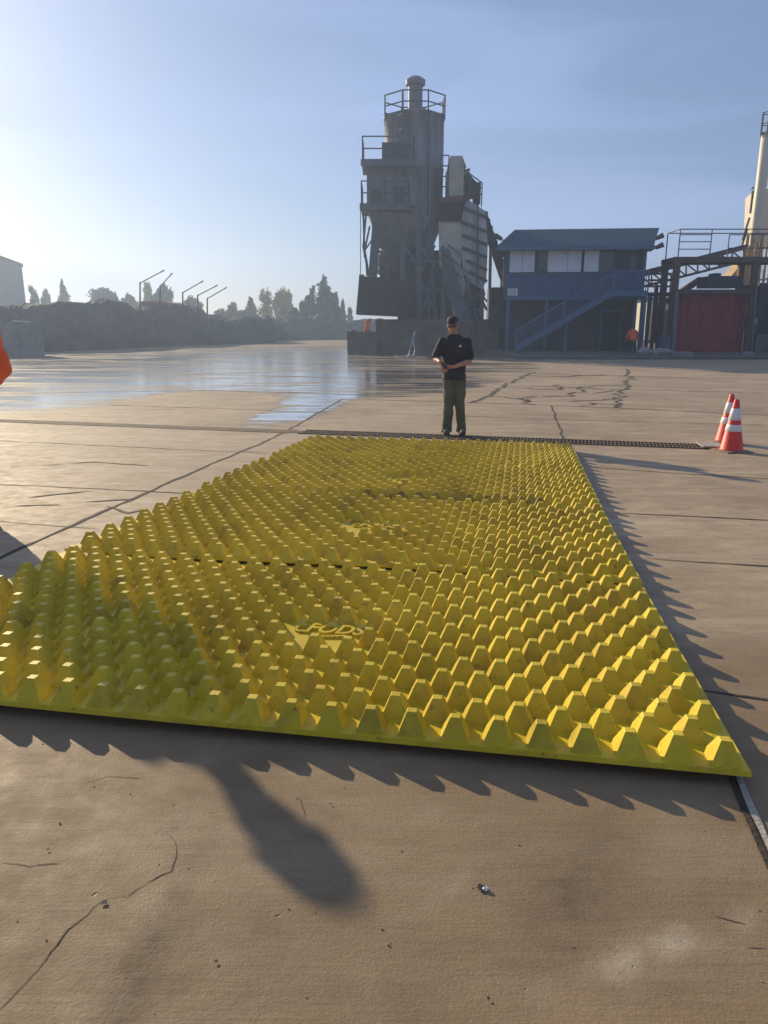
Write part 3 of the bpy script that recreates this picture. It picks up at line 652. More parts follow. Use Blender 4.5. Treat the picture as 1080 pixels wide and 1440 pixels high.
b = MB(); b.tube(SC+Vector((.9, -RS+.1, zb-1.5)), SC+Vector((.9, -RS+.1, zt-.3)), .09, n=10); b.tube(SC+Vector((.9, -RS+.1, zt-.3)), SC+Vector((.5, -.5, zt+.35)), .09, n=10); b.build('fill_pipe', M['steel'], tw)
def ringrail(name, c, r, z, h, n, par, m, arc=(0, 360), rad=.035):
    b = MB(); P = [Vector((c.x+r*math.cos(R(arc[0]+(arc[1]-arc[0])*i/n)), c.y+r*math.sin(R(arc[0]+(arc[1]-arc[0])*i/n)), z)) for i in range(n+1)]
    for i in range(n):
        for k_ in (.5, 1): b.tube(P[i]+Vector((0, 0, h*k_)), P[i+1]+Vector((0, 0, h*k_)), rad, n=5)
        b.box(P[i]-Vector((rad, rad, .1)), P[i]+Vector((rad, rad, h)))
        b.bar(P[i]+Vector((0, 0, .08)), P[i+1]+Vector((0, 0, .08)), .03, .12)
    return b.build(name, m, par)
ringrail('top_railing', SC, RS+.12, zt-.1, 1.15, 8, tw, M['steel_dark'], (22.5, 382.5), .04)
def railrun(b, P, h=1.08, posts=None, rad=.03, mids=(.5,)):
    for i in range(len(P)-1):
        a, c = Vector(P[i]), Vector(P[i+1]); n_ = max(1, int(round((c-a).length/1.5)))
        for k_ in (*mids, 1): b.bar(a+Vector((0, 0, h*k_)), c+Vector((0, 0, h*k_)), rad*2)
        for j in range(n_+1): q = a.lerp(c, j/n_); b.bar(q, q+Vector((0, 0, h)), rad*2)
Xl, Xr = P_(509, 230).x, P_(590, 230).x; zu = P_(540, 229).z; bxl, bxr = P_(517, 260).x, P_(585, 260).x; zl = P_(540, 290).z
for nm, xa, xb, z in (('upper_platform', Xl, Xr-.3, zu), ('lower_platform', P_(507.5, 290).x, P_(575, 290).x, zl)):
    b = MB(); b.box((xa, TY-.7, z-.22), (xb, TY+2.4, z)); b.box((xa-.05, TY-.75, z-.30), (xb+.05, TY-.66, z+.06)); pl = b.build(nm, M['steel_blue'], tw)
    b = MB(); railrun(b, [(xa+.05, TY+2.3, z), (xa+.05, TY-.62, z), (xb-.05, TY-.62, z), (xb-.05, TY+1.0, z)], 1.25); b.build('railing', M['steel_dark'], pl, local=True)
b = MB(); b.box((bxl, TY, zl), (bxr, TY+3, zu-.22)); 
for i in range(6): xx = bxl+(bxr-bxl)*i/5; b.box((xx-.05, TY-.06, zl+.01), (xx+.05, TY, zu-.24))
b.build('bin_house', M['steel'], tw)
b = MB(); pbox(b, 537, 572, 200, 228, TY+.3, 1.6); b.build('motor_cabinet', M['steel_dark'], tw)
b = MB(); pbox(b, 522, 536, 266, 288, TY-.10, .1); b.build('access_hatch', M['steel_dark'], tw)
b = MB(); pbox(b, 553, 568, 262, 286, TY-.10, .1); b.build('access_hatch', M['steel_dark'], tw)
zh = P_(560, 345).z; hw = [P_(532, 345).x, P_(592, 345).x]
b = MB(); xr2 = P_(606, 300).x
b.add([(bxl, TY, zl-.22), (xr2, TY, zl-.5), (xr2, TY+3.2, zl-.5), (bxl, TY+3.2, zl-.22), (hw[0], TY+.8, zh), (hw[1], TY+.8, zh), (hw[1], TY+2.4, zh), (hw[0], TY+2.4, zh)], [(0,3,2,1),(4,5,6,7),(0,1,5,4),(1,2,6,5),(2,3,7,6),(3,0,4,7)])
b.build('hopper', M['steel'], tw)
zg = .25
legs = [((531, 300), (520, 440)), ((546, 335), (543, 440)), ((588, 320), (590, 470)), ((604, 305), (612, 480)), ((566, 340), (566, 450))]
for i, (a, c) in enumerate(legs):
    b = MB(); w_ = .52 if i == 0 else .3; b.bar(P_(*a, TY+.4+.3*(i % 2)), P_(*c, TY+.4+.3*(i % 2)), w_, .3); b.build('leg', M['steel_blue'], tw)
for (a, c) in (((531, 300), (545, 440)), ((606, 305), (602, 470))):
    b = MB(); b.bar(P_(*a, TY+3), P_(*c, TY+3), .3); b.build('leg', M['steel_blue'], tw)
b = MB(); rb = random.Random(5)
for (a, c, w_) in (((545, 325), (530, 352), .16), ((530, 352), (546, 360), .14), ((548, 318), (536, 345), .22), ((590, 345), (612, 380), .12), ((612, 345), (590, 385), .12), ((588, 390), (613, 440), .12), ((613, 390), (590, 445), .12),
                   ((566, 345), (588, 372), .12), ((520, 372), (548, 372), .14), ((519, 381), (548, 383), .12), ((590, 365), (650, 372), .14), ((585, 405), (640, 410), .14), ((598, 330), (618, 392), .1), ((603, 400), (603, 470), .1), ((608, 400), (618, 470), .1), ((596, 352), (614, 330), .1)):
    b.bar(P_(*a, TY+.2), P_(*c, TY+.2), w_)
b.build('bracing', M['steel_blue'], tw)
b = MB()
for a, c, r_ in (((511, 300), (513, 362), .07), ((515, 300), (511, 345), .06), ((511, 345), (516, 372), .09), ((516, 372), (517, 388), .10), ((520, 318), (513, 352), .06), ((507, 290), (507, 388), .025), ((513, 352), (528, 330), .05)):
    b.tube(P_(*a, TY-.1), P_(*c, TY-.1), r_, n=6)
b.build('hoses', M['steel_dark'], tw)
# mixer machinery in the middle
b = MB()
b.lathe([(.5, 0), (1.15, .3), (1.25, 1.3), (.9, 2.0), (.35, 2.4)], P_(556, 392, TY+1.6), 20); b.tube(P_(540, 366, TY+.9), P_(590, 366, TY+.9), .42, n=14); b.tube(P_(575, 350, TY+1), P_(575, 400, TY+1), .5, .35, 14)
pbox(b, 545, 575, 352, 362, TY+.9, 1.2); pbox(b, 580, 596, 372, 398, TY+.7, 1.2); pbox(b, 560, 608, 398, 452, TY+.9, 2.4); pbox(b, 534, 552, 372, 390, TY+.8, .9)
for i in range(12): xx = rb.uniform(535, 612); yy = rb.uniform(350, 440); b.tube(P_(xx, yy, TY+.6), P_(xx+rb.uniform(-14, 14), yy+rb.uniform(8, 26), TY+.6), rb.uniform(.05, .13), n=7)
b.build('mixer', M['steel_dark'], tw)
b = MB(); zz0, zz1 = P_(545, 389).z, P_(545, 445).z
a0, a1_, b0, b1 = P_(505, 389, TY-.8).x, P_(572, 389, TY-.8).x, P_(500.5, 440, TY-.8).x, P_(575, 440, TY-.8).x
b.add([(b0, TY-.9, zz1+.12), (b1, TY-.9, zz1-.02), (b1, TY+2.4, zz1-.02), (b0, TY+2.4, zz1+.12), (a0, TY-.7, zz0), (a1_, TY-.7, zz0-.18), (a1_, TY+2.2, zz0-.18), (a0, TY+2.2, zz0)], [(0,3,2,1),(4,5,6,7),(0,1,5,4),(1,2,6,5),(2,3,7,6),(3,0,4,7)])
for i in range(7): xx = a0+(a1_-a0)*(i+.5)/7; b.box((xx-.03, TY-.96, zz1+.05), (xx+.03, TY-.88, zz0-.4))
b.build('discharge_hood', M['rubber'], tw)
b = MB(); pbox(b, 505, 512, 386, 392, TY-.6, .3); b.build('hood_bracket', M['steel_dark'], tw)
b = MB(); b.box((P_(529, 470).x, TY-.3, 0), (P_(700, 470, TY).x, TY+3.4, P_(560, 449).z)); b.box((P_(529, 470).x-.06, TY-.36, P_(560, 455).z), (P_(700, 470, TY).x+.05, TY-.3, P_(560, 450).z))
for q in (545, 575, 600, 632, 660, 684): b.box((P_(q, 470).x, TY-.42, 0), (P_(q+5, 470).x, TY-.3, P_(560, 452).z-.1))
b.build('plinth', M['dust_conc'], tw)
b = MB(); pbox(b, 560, 648, 398, 450, TY+2.9, .3); pbox(b, 584, 622, 352, 399, TY+2.9, .3); pbox(b, 548, 570, 358, 395, TY+2.95, .3); b.build('dark_backing', M['rubber'], tw)  # dark boxes added behind the machinery to blacken its see-through gaps
# loose block wall beside the tower
for i, (xa, xb, ya, yb, Y) in enumerate(((488, 509, 466, 490, 45), (509.3, 529, 466, 490, 45))):
    b = MB(); a = W(xa, ya, Y); c = W(xb, yb, Y); b.box((a.x, Y, 0), (c.x, Y+.75, a.z)); b.box((a.x+.3, Y+.25, a.z), (a.x+.5, Y+.45, a.z+.08))
    single('concrete_block', b, M['dust_conc'], ['leftmost large brown concrete block at the foot of the batching tower', 'brown concrete block between the leftmost block and the tower plinth'][i], 'concrete block', 'concrete blocks left of the tower')
b = MB(); p0 = W(518, 447, 44.6)
for (a, c, r_) in (((516, 450), (514, 466), .08), ((521, 449), (517, 464), .06), ((520, 449), (514, 455), .05)): b.tube(W(*a, 45.3), W(*c, 45.3), r_, n=8)
single('safety_vest', b, M['hivis'], 'crumpled orange cloth hanging over the brown blocks left of the tower', 'vest')
b = MB(); hp = [(585, 465), (583, 470), (577, 490), (572, 498), (565, 502), (556, 502)]; hp2 = [(582, 467), (581, 480), (582, 492), (578, 499), (570, 502)]
for H_ in (hp, hp2):
    V = [W(x, y, 44.6+.0*y) for x, y in H_]; V = [Vector((v.x, v.y if v.z > .3 else 43-(.3-v.z)*6, max(v.z, .06))) for v in V]
    for i in range(len(V)-1): b.tube(V[i], V[i+1], .045, n=6); b.ball(V[i+1], .045, 6, 5)
single('hose', b, M['hose'], 'pale hose hanging off the tower plinth and trailing onto the wet yard', 'hose')
# ------------------------------------------------------------ aggregate bin to the right of the tower
ab = empty('aggregate_bin', (P_(650, 490).x, TY+1, 0), 'tan steel aggregate bin with ribbed sloping side, right of the batching tower', 'bin')
Yb = TY-.2
def sheet(name, px, Y0, dep, m, par):
    b = MB(); pts = [W(x, y, Y0) for x, y in px]; b.prism(pts, (0, dep, 0)); return b.build(name, m, par)
sheet('front_panel', [(617, 311), (648, 311), (650, 345), (648, 372), (655, 400), (650, 440), (640, 452), (628, 400), (618, 372)], Yb, .25, M['tan_steel'], ab)
sd = sheet('side_panel', [(656, 279), (683, 297), (686, 345), (684, 392), (679, 408), (664, 398), (652, 384), (648, 350), (649, 311)], Yb+.05, 3.4, M['pale_steel'], ab)
b = MB()
for y_ in (298, 318, 336, 354, 372, 388):
    xl = 650 if y_ < 360 else 652+(y_-360)*.3; b.bar(W(xl+(2 if y_ < 300 else 0), y_-6, Yb-.02), W(685, y_+8, Yb-.02), .10, .16)
b.bar(W(672, 288, Yb-.03), W(671, 402, Yb-.03), .06, .1); b.build('rib', M['steel_dark'], ab)
sheet('dark_opening', [(622, 283), (655, 279), (651, 309), (617, 311)], Yb+.5, 2.6, M['dark'], ab)
b = MB(); b.bar(W(619, 282, Yb), W(660, 278, Yb), .22, .3); b.build('deck_beam', M['rust'], ab); b = MB(); b.bar(W(619, 311, Yb-.05), W(650, 311, Yb-.05), .1); b.build('deck_beam', M['rust'], ab)
b = MB(); pbox(b, 630, 652, 234, 278, Yb+.4, 2); b.prism([W(632, 234, Yb+.4), W(634, 219, Yb+.4), (W(650, 219, Yb+.4)), W(656, 234, Yb+.4)], (0, 2, 0)); pbox(b, 650, 660, 240, 280, Yb+.8, 1.3); b.build('head_box', M['tan_steel'], ab)
b = MB(); pbox(b, 667, 676, 256, 286, Yb+.5, .8); b.build('control_cabinet', M['lowwall'], ab)
b = MB(); z_ = W(640, 280, Yb).z; xa, xb, xc = W(618, 280, Yb).x, W(660, 280, Yb).x, W(678, 280, Yb).x
railrun(b, [(xa, Yb-.1, z_+.1), (W(630, 280, Yb).x, Yb-.1, z_+.1)], 2.2, mids=(.25, .5, .75)); b.build('railing', M['steel_dark'], ab); b = MB(); railrun(b, [(xb, Yb+.2, z_+.1), (xc, Yb+.2, z_-.4)], 1.3); b.build('railing', M['steel_dark'], ab)
b = MB()
for x_ in (655, 660, 664, 668): b.tube(W(x_, 246+(x_-655)*.9, Yb+.6), W(x_+1, 280, Yb+.6), .09, n=6)
b.bar(W(656, 243, Yb+.6), W(676, 266, Yb+.6), .14); b.bar(W(652, 240, Yb+.6), W(661, 238, Yb+.6), .1); b.build('drive_gear', M['steel_dark'], ab)
b = MB(); b.prism([W(621, 345, Yb-.3), W(632, 352, Yb-.3), (W(662, 452, Yb-.3)), W(648, 455, Yb-.3), W(622, 400, Yb-.3)], (0, .5, 0)); b.build('chute', M['steel_blue'], ab)
for (a, c) in (((624, 395), (622, 478)), ((678, 406), (676, 486)), ((658, 392), (660, 486))):
    b = MB(); b.bar(W(*a, Yb+.1), Vector((W(*c, Yb+.1).x, Yb+.1, .25)), .24); b.build('leg', M['steel_blue'], ab)
b = MB()
for (a, c) in (((618, 350), (660, 385)), ((618, 362), (650, 392)), ((624, 400), (676, 440)), ((676, 410), (640, 450)), ((630, 344), (650, 360)), ((660, 410), (676, 470)), ((676, 430), (660, 480))): b.bar(W(*a, Yb-.35), W(*c, Yb-.35), .09)
b.build('bracing', M['steel_blue'], ab)
b = MB(); rb = random.Random(9)
for i in range(26):
    xx, yy = rb.uniform(618, 676), rb.uniform(405, 470); b.bar(W(xx, yy, Yb+rb.uniform(.6, 2)), W(xx+rb.uniform(-10, 10), yy+rb.uniform(6, 28), Yb+rb.uniform(.6, 2)), rb.uniform(.08, .5))
pbox(b, 622, 676, 412, 482, Yb+2.2, 1.0); pbox(b, 645, 668, 392, 430, Yb+1.5, .6); b.build('gate_machinery', M['steel_dark'], ab)
# feed conveyor behind
cv = empty('conveyor', (W(705, 480, TY+3).x, TY+3, .3), 'rusty inclined feed conveyor running down to the right behind the tan bin', 'conveyor')
b = MB(); Yc = TY+2.5
U0, U1, V0, V1 = (683, 300), (722, 412), (683, 328), (716, 424)
for dy in (0, 1.2):
    b.bar(W(*U0, Yc+dy), W(*U1, Yc+dy), .16); b.bar(W(*V0, Yc+dy), W(*V1, Yc+dy), .16)
    for i in range(10):
        t0, t1 = i/10, (i+1)/10; u = (U0[0]+(U1[0]-U0[0])*t0, U0[1]+(U1[1]-U0[1])*t0); v = (V0[0]+(V1[0]-V0[0])*t1, V0[1]+(V1[1]-V0[1])*t1); v0 = (V0[0]+(V1[0]-V0[0])*t0, V0[1]+(V1[1]-V0[1])*t0)
        b.bar(W(*u, Yc+dy), W(*v, Yc+dy), .09); b.bar(W(*u, Yc+dy), W(*v0, Yc+dy), .09)
b.build('truss', M['rust'], cv)
b = MB(); b.prism([W(683, 304, Yc+.1), W(720, 412, Yc+.1), W(718, 416, Yc+.1), W(683, 312, Yc+.1)], (0, 1.0, 0)); b.build('belt', M['steel_dark'], cv)
for i in range(12):
    t0 = i/11; b = MB(); b.tube(W(683.5+37*t0, 300+110*t0, Yc-.1), W(683.5+37*t0, 300+110*t0, Yc-.1)+Vector((0, 1.4, 0)), .14, n=8); b.build('roller', M['steel_dark'], cv)
for xx, y0 in ((690, 340), (706, 385)): b = MB(); b.bar(W(xx, y0, Yc+.5), Vector((W(xx-3, 480, Yc+.5).x, Yc+.5, .3)), .18); b.build('leg', M['rust'], cv)
b = MB(); pbox(b, 690, 719, 404, 492, TY+1.2, 2.0); 
for i in range(7): pbox(b, 690.2, 718.8, 410+i*12, 412.5+i*12, TY+1.13, .07)
single('storage_container', b, M['lowwall'], 'dark green ribbed container standing between the tan bin and the office', 'container')
b = MB(); b.prism([W(688, 462, 45.2), W(690, 430, 45.2), W(718, 444, 45.2), W(718, 462, 45.2)], (0, .4, 0)); single('steel_skip', b, M['steel_dark'], 'dark sloping steel skip in front of the dark green container', 'skip')
# ------------------------------------------------------------ office on stilts
OY = 43.0; O = lambda x, y, Y=OY: W(x, y, Y)
of = empty('office_building', (O(815, 490).x, OY+2, .26), 'dark blue two-storey office with pale blinds, outside stair and shingle roof', 'building')
oxl, oxr = O(719.5, 385).x, O(911, 385).x; ztop = O(815, 348).z; zfl = O(815, 421).z; Dp = 4.6; BZ = .24
b = MB(); b.box((oxl, OY, zfl), (oxr, OY+Dp, ztop))
b.build('upper_wall', M['siding'], of)
b = MB(); n_ = 46
for i in range(n_): xx = oxl+(oxr-oxl)*(i+.5)/n_; b.box((xx-.018, OY-.016, zfl+.25), (xx+.018, OY-.001, O(815, 385).z-.05))
b.box((oxl-.05, OY-.07, zfl-.02), (oxr+.05, OY-.001, zfl+.22)); b.box((oxl-.03, OY-.05, O(815, 384.5).z-.05), (O(870, 385).x, OY-.002, O(815, 384.5).z+.04))
for xx in (oxl, oxr-.14): b.box((xx, OY-.04, zfl+.23), (xx+.14, OY-.003, ztop-.02))
b.build('wall_trim', M['trim'], of)
rz = O(815, 321.5, OY+1.8).z; xL, xR = O(707, 347, OY-.75).x, O(925, 347, OY-.75).x; ez = ztop+.02
xl2, xr2 = O(726, 322, OY+1.8).x, O(925, 322, OY+1.8).x
b = MB(); b.add([(xL, OY-.75, ez), (xR, OY-.75, ez), (xr2, OY+1.8, rz), (xl2, OY+1.8, rz), (xR, OY+Dp+.7, ez), (xL, OY+Dp+.7, ez),
                 (xL, OY-.75, ez-.04), (xR, OY-.75, ez-.04), (xR, OY+Dp+.7, ez-.04), (xL, OY+Dp+.7, ez-.04)],
                [(0, 1, 2, 3), (3, 2, 4, 5), (0, 3, 5, 9, 6), (1, 7, 8, 4, 2), (0, 6, 7, 1), (5, 4, 8, 9), (6, 9, 8, 7)]); rf = b.build('roof', M['roof'], of)
b = MB(); b.box((xL, OY-.80, ez-.20), (xR, OY-.752, ez+.02)); b.box((xR+.002, OY-.8, ez-.2), (xR+.05, OY+Dp, ez)); b.box((xR-.35, OY-.1, ez-.85), (xR-.25, OY+.6, ez-.2)); b.build('fascia', M['trim'], rf)
def window(x0, x1, y0, y1, panes, m=M['blind']):
    a = O(x0, y0); c = O(x1, y1); f = MB(); fr_ = .07
    for q in ((a.x, c.z, a.x+fr_, a.z), (c.x-fr_, c.z, c.x, a.z), (a.x+fr_, c.z, c.x-fr_, c.z+fr_), (a.x+fr_, a.z-fr_, c.x-fr_, a.z)): f.box((q[0], OY-.055, q[1]), (q[2], OY-.002, q[3]))
    wn = f.build('window', M['lowwall'], of); n_ = len(panes); 
    tot = c.x-a.x-2*fr_; x_ = a.x+fr_
    for fr2, mm in panes:
        p = MB(); p.box((x_+.01, OY-.03, c.z+fr_), (x_+tot*fr2-.01, OY-.004, a.z-fr_)); p.build('pane', M[mm], wn); x_ += tot*fr2
window(721.5, 760, 350, 384, ((.52, 'blind'), (.48, 'blind')))
window(762.5, 824.5, 350, 384, ((.22, 'glass'), (.46, 'blind'), (.32, 'blind')))
window(826.5, 869, 350, 384, ((.5, 'blind'), (.5, 'glass')))
b = MB(); pbox(b, 763.5, 775.5, 373.5, 382, OY-.35, .33); ac = b.build('air_conditioner', M['trim'], of)
b = MB()
for i in range(5): pbox(b, 764.5, 774.5, 374.6+i*1.5, 375.3+i*1.5, OY-.37, .018)
b.build('louvre', M['steel_dark'], ac)
b = MB(); pbox(b, 872, 908, 353, 382, OY-.025, .022); b.build('landing_panel', M['lowwall'], of)
b = MB(); a = O(894, 359); pts = [O(890.5, 380), O(889.5, 368), O(892, 360), (O(895, 358)), O(898, 362), O(898.5, 380)]; b.prism([p+Vector((0, -.06, 0)) for p in pts], (0, .03, 0)); b.build('porch_window', M['glass'], of)
b = MB(); pbox(b, 721, 735, 405, 416, OY-.05, .03); sg = b.build('notice_board', M['white'], of)
b = MB()
for i in range(3): pbox(b, 723, 733-i, 407.3+i*2.8, 408.2+i*2.8, OY-.056, .005)
b.build('notice_lines', M['steel'], sg)
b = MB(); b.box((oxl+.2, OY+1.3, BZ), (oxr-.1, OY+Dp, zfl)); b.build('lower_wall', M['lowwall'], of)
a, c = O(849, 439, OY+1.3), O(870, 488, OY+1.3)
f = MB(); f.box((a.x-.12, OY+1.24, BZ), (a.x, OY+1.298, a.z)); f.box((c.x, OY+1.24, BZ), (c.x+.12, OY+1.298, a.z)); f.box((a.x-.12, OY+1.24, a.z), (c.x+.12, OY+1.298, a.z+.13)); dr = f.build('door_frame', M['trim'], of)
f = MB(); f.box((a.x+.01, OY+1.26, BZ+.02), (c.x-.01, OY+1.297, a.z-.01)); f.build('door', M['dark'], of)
for xx, y0 in ((720.5, 421), (774, 421), (803, 452), (896, 421), (906, 421)):
    b = MB(); q = O(xx, 450); b.box((q.x-.09, OY+.02, BZ), (q.x+.09, OY+.2, min(zfl-.02, O(xx, y0).z))); b.build('post', M['trim'], of)
# stair: runs up from the left to the landing at the right
sY = OY-1.15; s0, s1 = W(735, 490, sY), W(870, 411, sY); s0.z = BZ+.12
st_ = MB()
for dy in (0, .95): st_.bar(s0+Vector((0, dy, 0)), s1+Vector((0, dy, 0)), .06, .32)
stair = st_.build('stair', M['trim'], of)
b = MB(); n_ = 15
for i in range(n_): q = s0.lerp(s1, (i+.5)/n_); b.box((q.x-.14, sY+.035, q.z-.02), (q.x+.14, sY+.915, q.z+.02))
b.build('tread', M['trim'], stair)
b = MB(); rl0, rl1 = s0+Vector((0, 0, 1.05)), s1+Vector((0, 0, 1.05)); b.bar(rl0, rl1, .08, .10)
for i in range(41): q = s0.lerp(s1, i/40); r_ = rl0.lerp(rl1, i/40); b.bar(q+Vector((0, 0, .12)), r_, .035)
for t_ in (0, .5, 1): q = s0.lerp(s1, t_); b.bar(q-Vector((0, 0, .1)), q+Vector((0, 0, 1.12)), .1)
b.build('stair_railing', M['trim'], stair)
lx0, lx1 = s1.x, O(908, 411).x
b = MB(); b.box((lx0, sY, s1.z-.1), (lx1, OY-.08, s1.z+.06)); b.box((lx0, sY-.05, s1.z-.22), (lx1, sY, s1.z+.08)); ld_ = b.build('landing', M['trim'], of)
b = MB(); b.bar((lx0, sY+.02, s1.z+1.1), (lx1, sY+.02, s1.z+1.1), .08)
for i in range(15): xx = lx0+(lx1-lx0)*i/14; b.bar((xx, sY+.02, s1.z+.08), (xx, sY+.02, s1.z+1.1), .035)
b.build('landing_railing', M['trim'], ld_)
b = MB(); b.bar((lx1-.08, sY+.1, BZ), (lx1-.08, sY+.1, s1.z-.1), .12); b.build('post', M['trim'], of)
for (x_, y_, dx) in ((708.5, 332, -1), (931, 334, 1), (931, 347, 1)):
    b = MB(); q = O(x_, y_, OY-.2); d_ = Vector((dx*.85, -.2, .42 if dx < 0 else .38)).normalized(); b.tube(q-d_*.22, q+d_*.22, .10, .15, 10); b.tube(q-d_*.2, q-d_*.5+Vector((0, .15, -.05)), .03, n=6); b.build('floodlight', M['steel_dark'], of)
of.rotation_euler = (0, 0, R(-6)); of.location.y += .1
# ------------------------------------------------------------ right: framed structure, red container, catwalks, slim cream silo
FY = 41.5; Q = lambda x, y, Y=FY: W(x, y, Y)
fs_ = empty('railed_gantry', (Q(1010, 505).x, FY+1.5, .2), 'brown steel frame with a railed top deck standing over the dark red container', 'steel frame')
zb1, zb0 = Q(1000, 361).z, Q(1000, 368.5).z; fxl, fxr = Q(949, 420).x, Q(1105, 420).x; xm = Q(1058, 430).x
b = MB(); b.box((fxl-.2, FY, zb0), (fxr, FY+.3, zb1)); b.box((fxl-.2, FY+1.7, zb0), (fxr, FY+2.0, zb1)); b.box((fxl-.2, FY+.31, zb1-.08), (fxr, FY+1.69, zb1-.01)); b.build('deck', M['rust'], fs_)
b = MB(); z4 = Q(1000, 407).z; b.box((fxl+.16, FY+.02, z4-.22), (xm-.16, FY+.22, z4)); b.build('cross_beam', M['rust'], fs_)
for xx in (fxl, xm, fxr):
    for yy in (FY+.01, FY+1.7): b = MB(); b.box((xx-.15, yy, .2), (xx+.15, yy+.28, zb0)); b.build('leg', M['rust'], fs_)
b = MB(); b.bar(Q(945, 505, FY-.2), Q(952, 410, FY-.2), .14); b.build('drain_pipe', M['steel'], fs_); b = MB(); b.bar(Q(1064, 405, FY-.1), Q(1056, 505, FY-.1), .05); b.build('drain_pipe', M['steel'], fs_)
b = MB(); hR = Q(1000, 322).z-zb1
railrun(b, [(fxl, FY+.1, zb1), (Q(1001, 340).x, FY+.1, zb1)], hR, mids=(.28, .55, .8), rad=.022); railrun(b, [(Q(1026, 340).x, FY+.1, zb1), (fxr, FY+.1, zb1)], hR*.8, mids=(.4,), rad=.022)
b.bar((fxl, FY+1.9, zb1+hR), (fxr, FY+1.9, zb1+hR), .05); b.bar((fxl, FY+1.9, zb1), (fxl, FY+1.9, zb1+hR), .05); b.bar((fxl, FY+.1, zb1+hR), (fxl, FY+1.9, zb1+hR), .05); b.bar((fxl, FY+.1, zb1+hR), (fxr, FY+.1, zb1+hR), .05)
b.build('deck_railing', M['steel_dark'], fs_)
rc = empty('red_container', (Q(1003, 490).x, FY+1.5, .25), 'dark red corrugated container sitting inside the brown steel frame', 'container')
b = MB(); xa, xb = fxl+.25, xm-.22; za, zc = Q(1000, 497).z, z4-.28; L = []; n_ = 40
for i in range(n_+1):
    xx = xa+(xb-xa)*i/n_; yy = FY+.42+(.05 if (i//2) % 2 else 0); L += [(xx, yy, za), (xx, yy, zc)]
b.add(L, [(2*i, 2*i+2, 2*i+3, 2*i+1) for i in range(n_)]); b.box((xa, FY+.49, za), (xb, FY+1.5, zc)); b.build('corrugated_wall', M['red'], rc)
b = MB()
for q in (((xa-.04, FY+.36, za-.14), (xb+.04, FY+.5, za)), ((xa-.04, FY+.36, zc), (xb+.04, FY+.5, zc+.12)), ((xa-.08, FY+.36, za), (xa, FY+.5, zc)), ((xb, FY+.36, za), (xb+.08, FY+.5, zc))): b.box(*q)
b.build('edge_frame', M['rust'], rc)
b = MB(); b.box((xa-.2, FY+.3, .2), (xb+.2, FY+1.5, za-.15)); b.build('skid', M['dark'], rc)
b = MB(); pbox(b, 997, 1045, 388, 404, FY+.5, 1.6); pbox(b, 1005, 1014, 384, 388, FY+.6, .8)
for i in range(5): pbox(b, 1000+i*9, 1002+i*9, 389, 403, FY+.44, .06)
single('machine_housing', b, M['steel_dark'], 'dark machine housing on the cross beam between red container and top deck', 'machine')
# inclined conveyor gallery from the office to the right
cg = empty('conveyor', (Q(980, 370, 47).x, 47, 2), 'long truss conveyor climbing rightward behind the railed brown frame', 'conveyor')
b = MB(); Ya = 46.5
U0, U1, V0, V1 = (900, 388), (1046, 349), (900, 404), (1046, 367)
for dy in (0, 1.1):
    b.bar(W(*U0, Ya+dy), W(*U1, Ya+dy), .2); b.bar(W(*V0, Ya+dy), W(*V1, Ya+dy), .14)
    for i in range(9):
        l2 = lambda A_, B_, t: (A_[0]+(B_[0]-A_[0])*t, A_[1]+(B_[1]-A_[1])*t)
        b.bar(W(*l2(U0, U1, i/9), Ya+dy), W(*l2(V0, V1, (i+1)/9), Ya+dy), .07); b.bar(W(*l2(U0, U1, (i+1)/9), Ya+dy), W(*l2(V0, V1, (i+1)/9), Ya+dy), .07)
b.build('truss', M['rust'], cg)
b = MB(); b.bar(W(898, 384, Ya+.5), W(1047, 346, Ya+.5), .9, .16); b.build('belt', M['steel_dark'], cg)
b = MB(); b.bar(W(935, 425, Ya+.5), W(985, 393, Ya+.5), .35); b.bar(W(923, 400, Ya+.5), W(921, 480, Ya+.5), .2); b.build('leg', M['rust'], cg)
wkp = empty('catwalk', (Q(930, 412, 44.5).x, 44.5, 2), 'short brown catwalk with railings linking the office to the steel frame', 'catwalk')
b = MB(); z_ = W(930, 411, 44.5).z; xa, xb = W(911, 411, 44.5).x, W(951, 411, 44.5).x; b.box((xa, 44.5, z_-.2), (xb, 45.6, z_)); b.build('walkway', M['rust'], wkp)
b = MB(); railrun(b, [(xa, 44.55, z_), (xb, 44.55, z_)], 1.05, mids=(.33, .66)); b.build('railing', M['steel_dark'], wkp); b = MB(); railrun(b, [(xa, 45.5, z_), (xb, 45.5, z_)], 1.05, mids=(.33, .66)); b.build('railing', M['steel_dark'], wkp)
for xx in (913, 921): b = MB(); q = W(xx, 440, 44.6); b.box((q.x-.08, 44.6, .25), (q.x+.08, 44.8, z_-.2)); b.build('leg', M['rust'], wkp)
tr = empty('site_trailer', (W(930, 470, 60).x, 61, .3), 'sunlit beige trailer seen through the gap right of the office', 'trailer')
b = MB(); pbox(b, 908, 946, 421, 478, 60, 3); b.build('body', M['trailer'], tr)
b = MB(); pbox(b, 930, 938, 436, 476, 59.9, .09); b.build('door', M['lowwall'], tr)
b = MB(); pbox(b, 906, 947, 417.5, 421, 59.7, 3.6); b.build('roof', M['trim'], tr)
b = MB(); pbox(b, 908, 946, 478, 486, 60.2, 2.4); b.build('skirting', M['dust_conc'], tr)
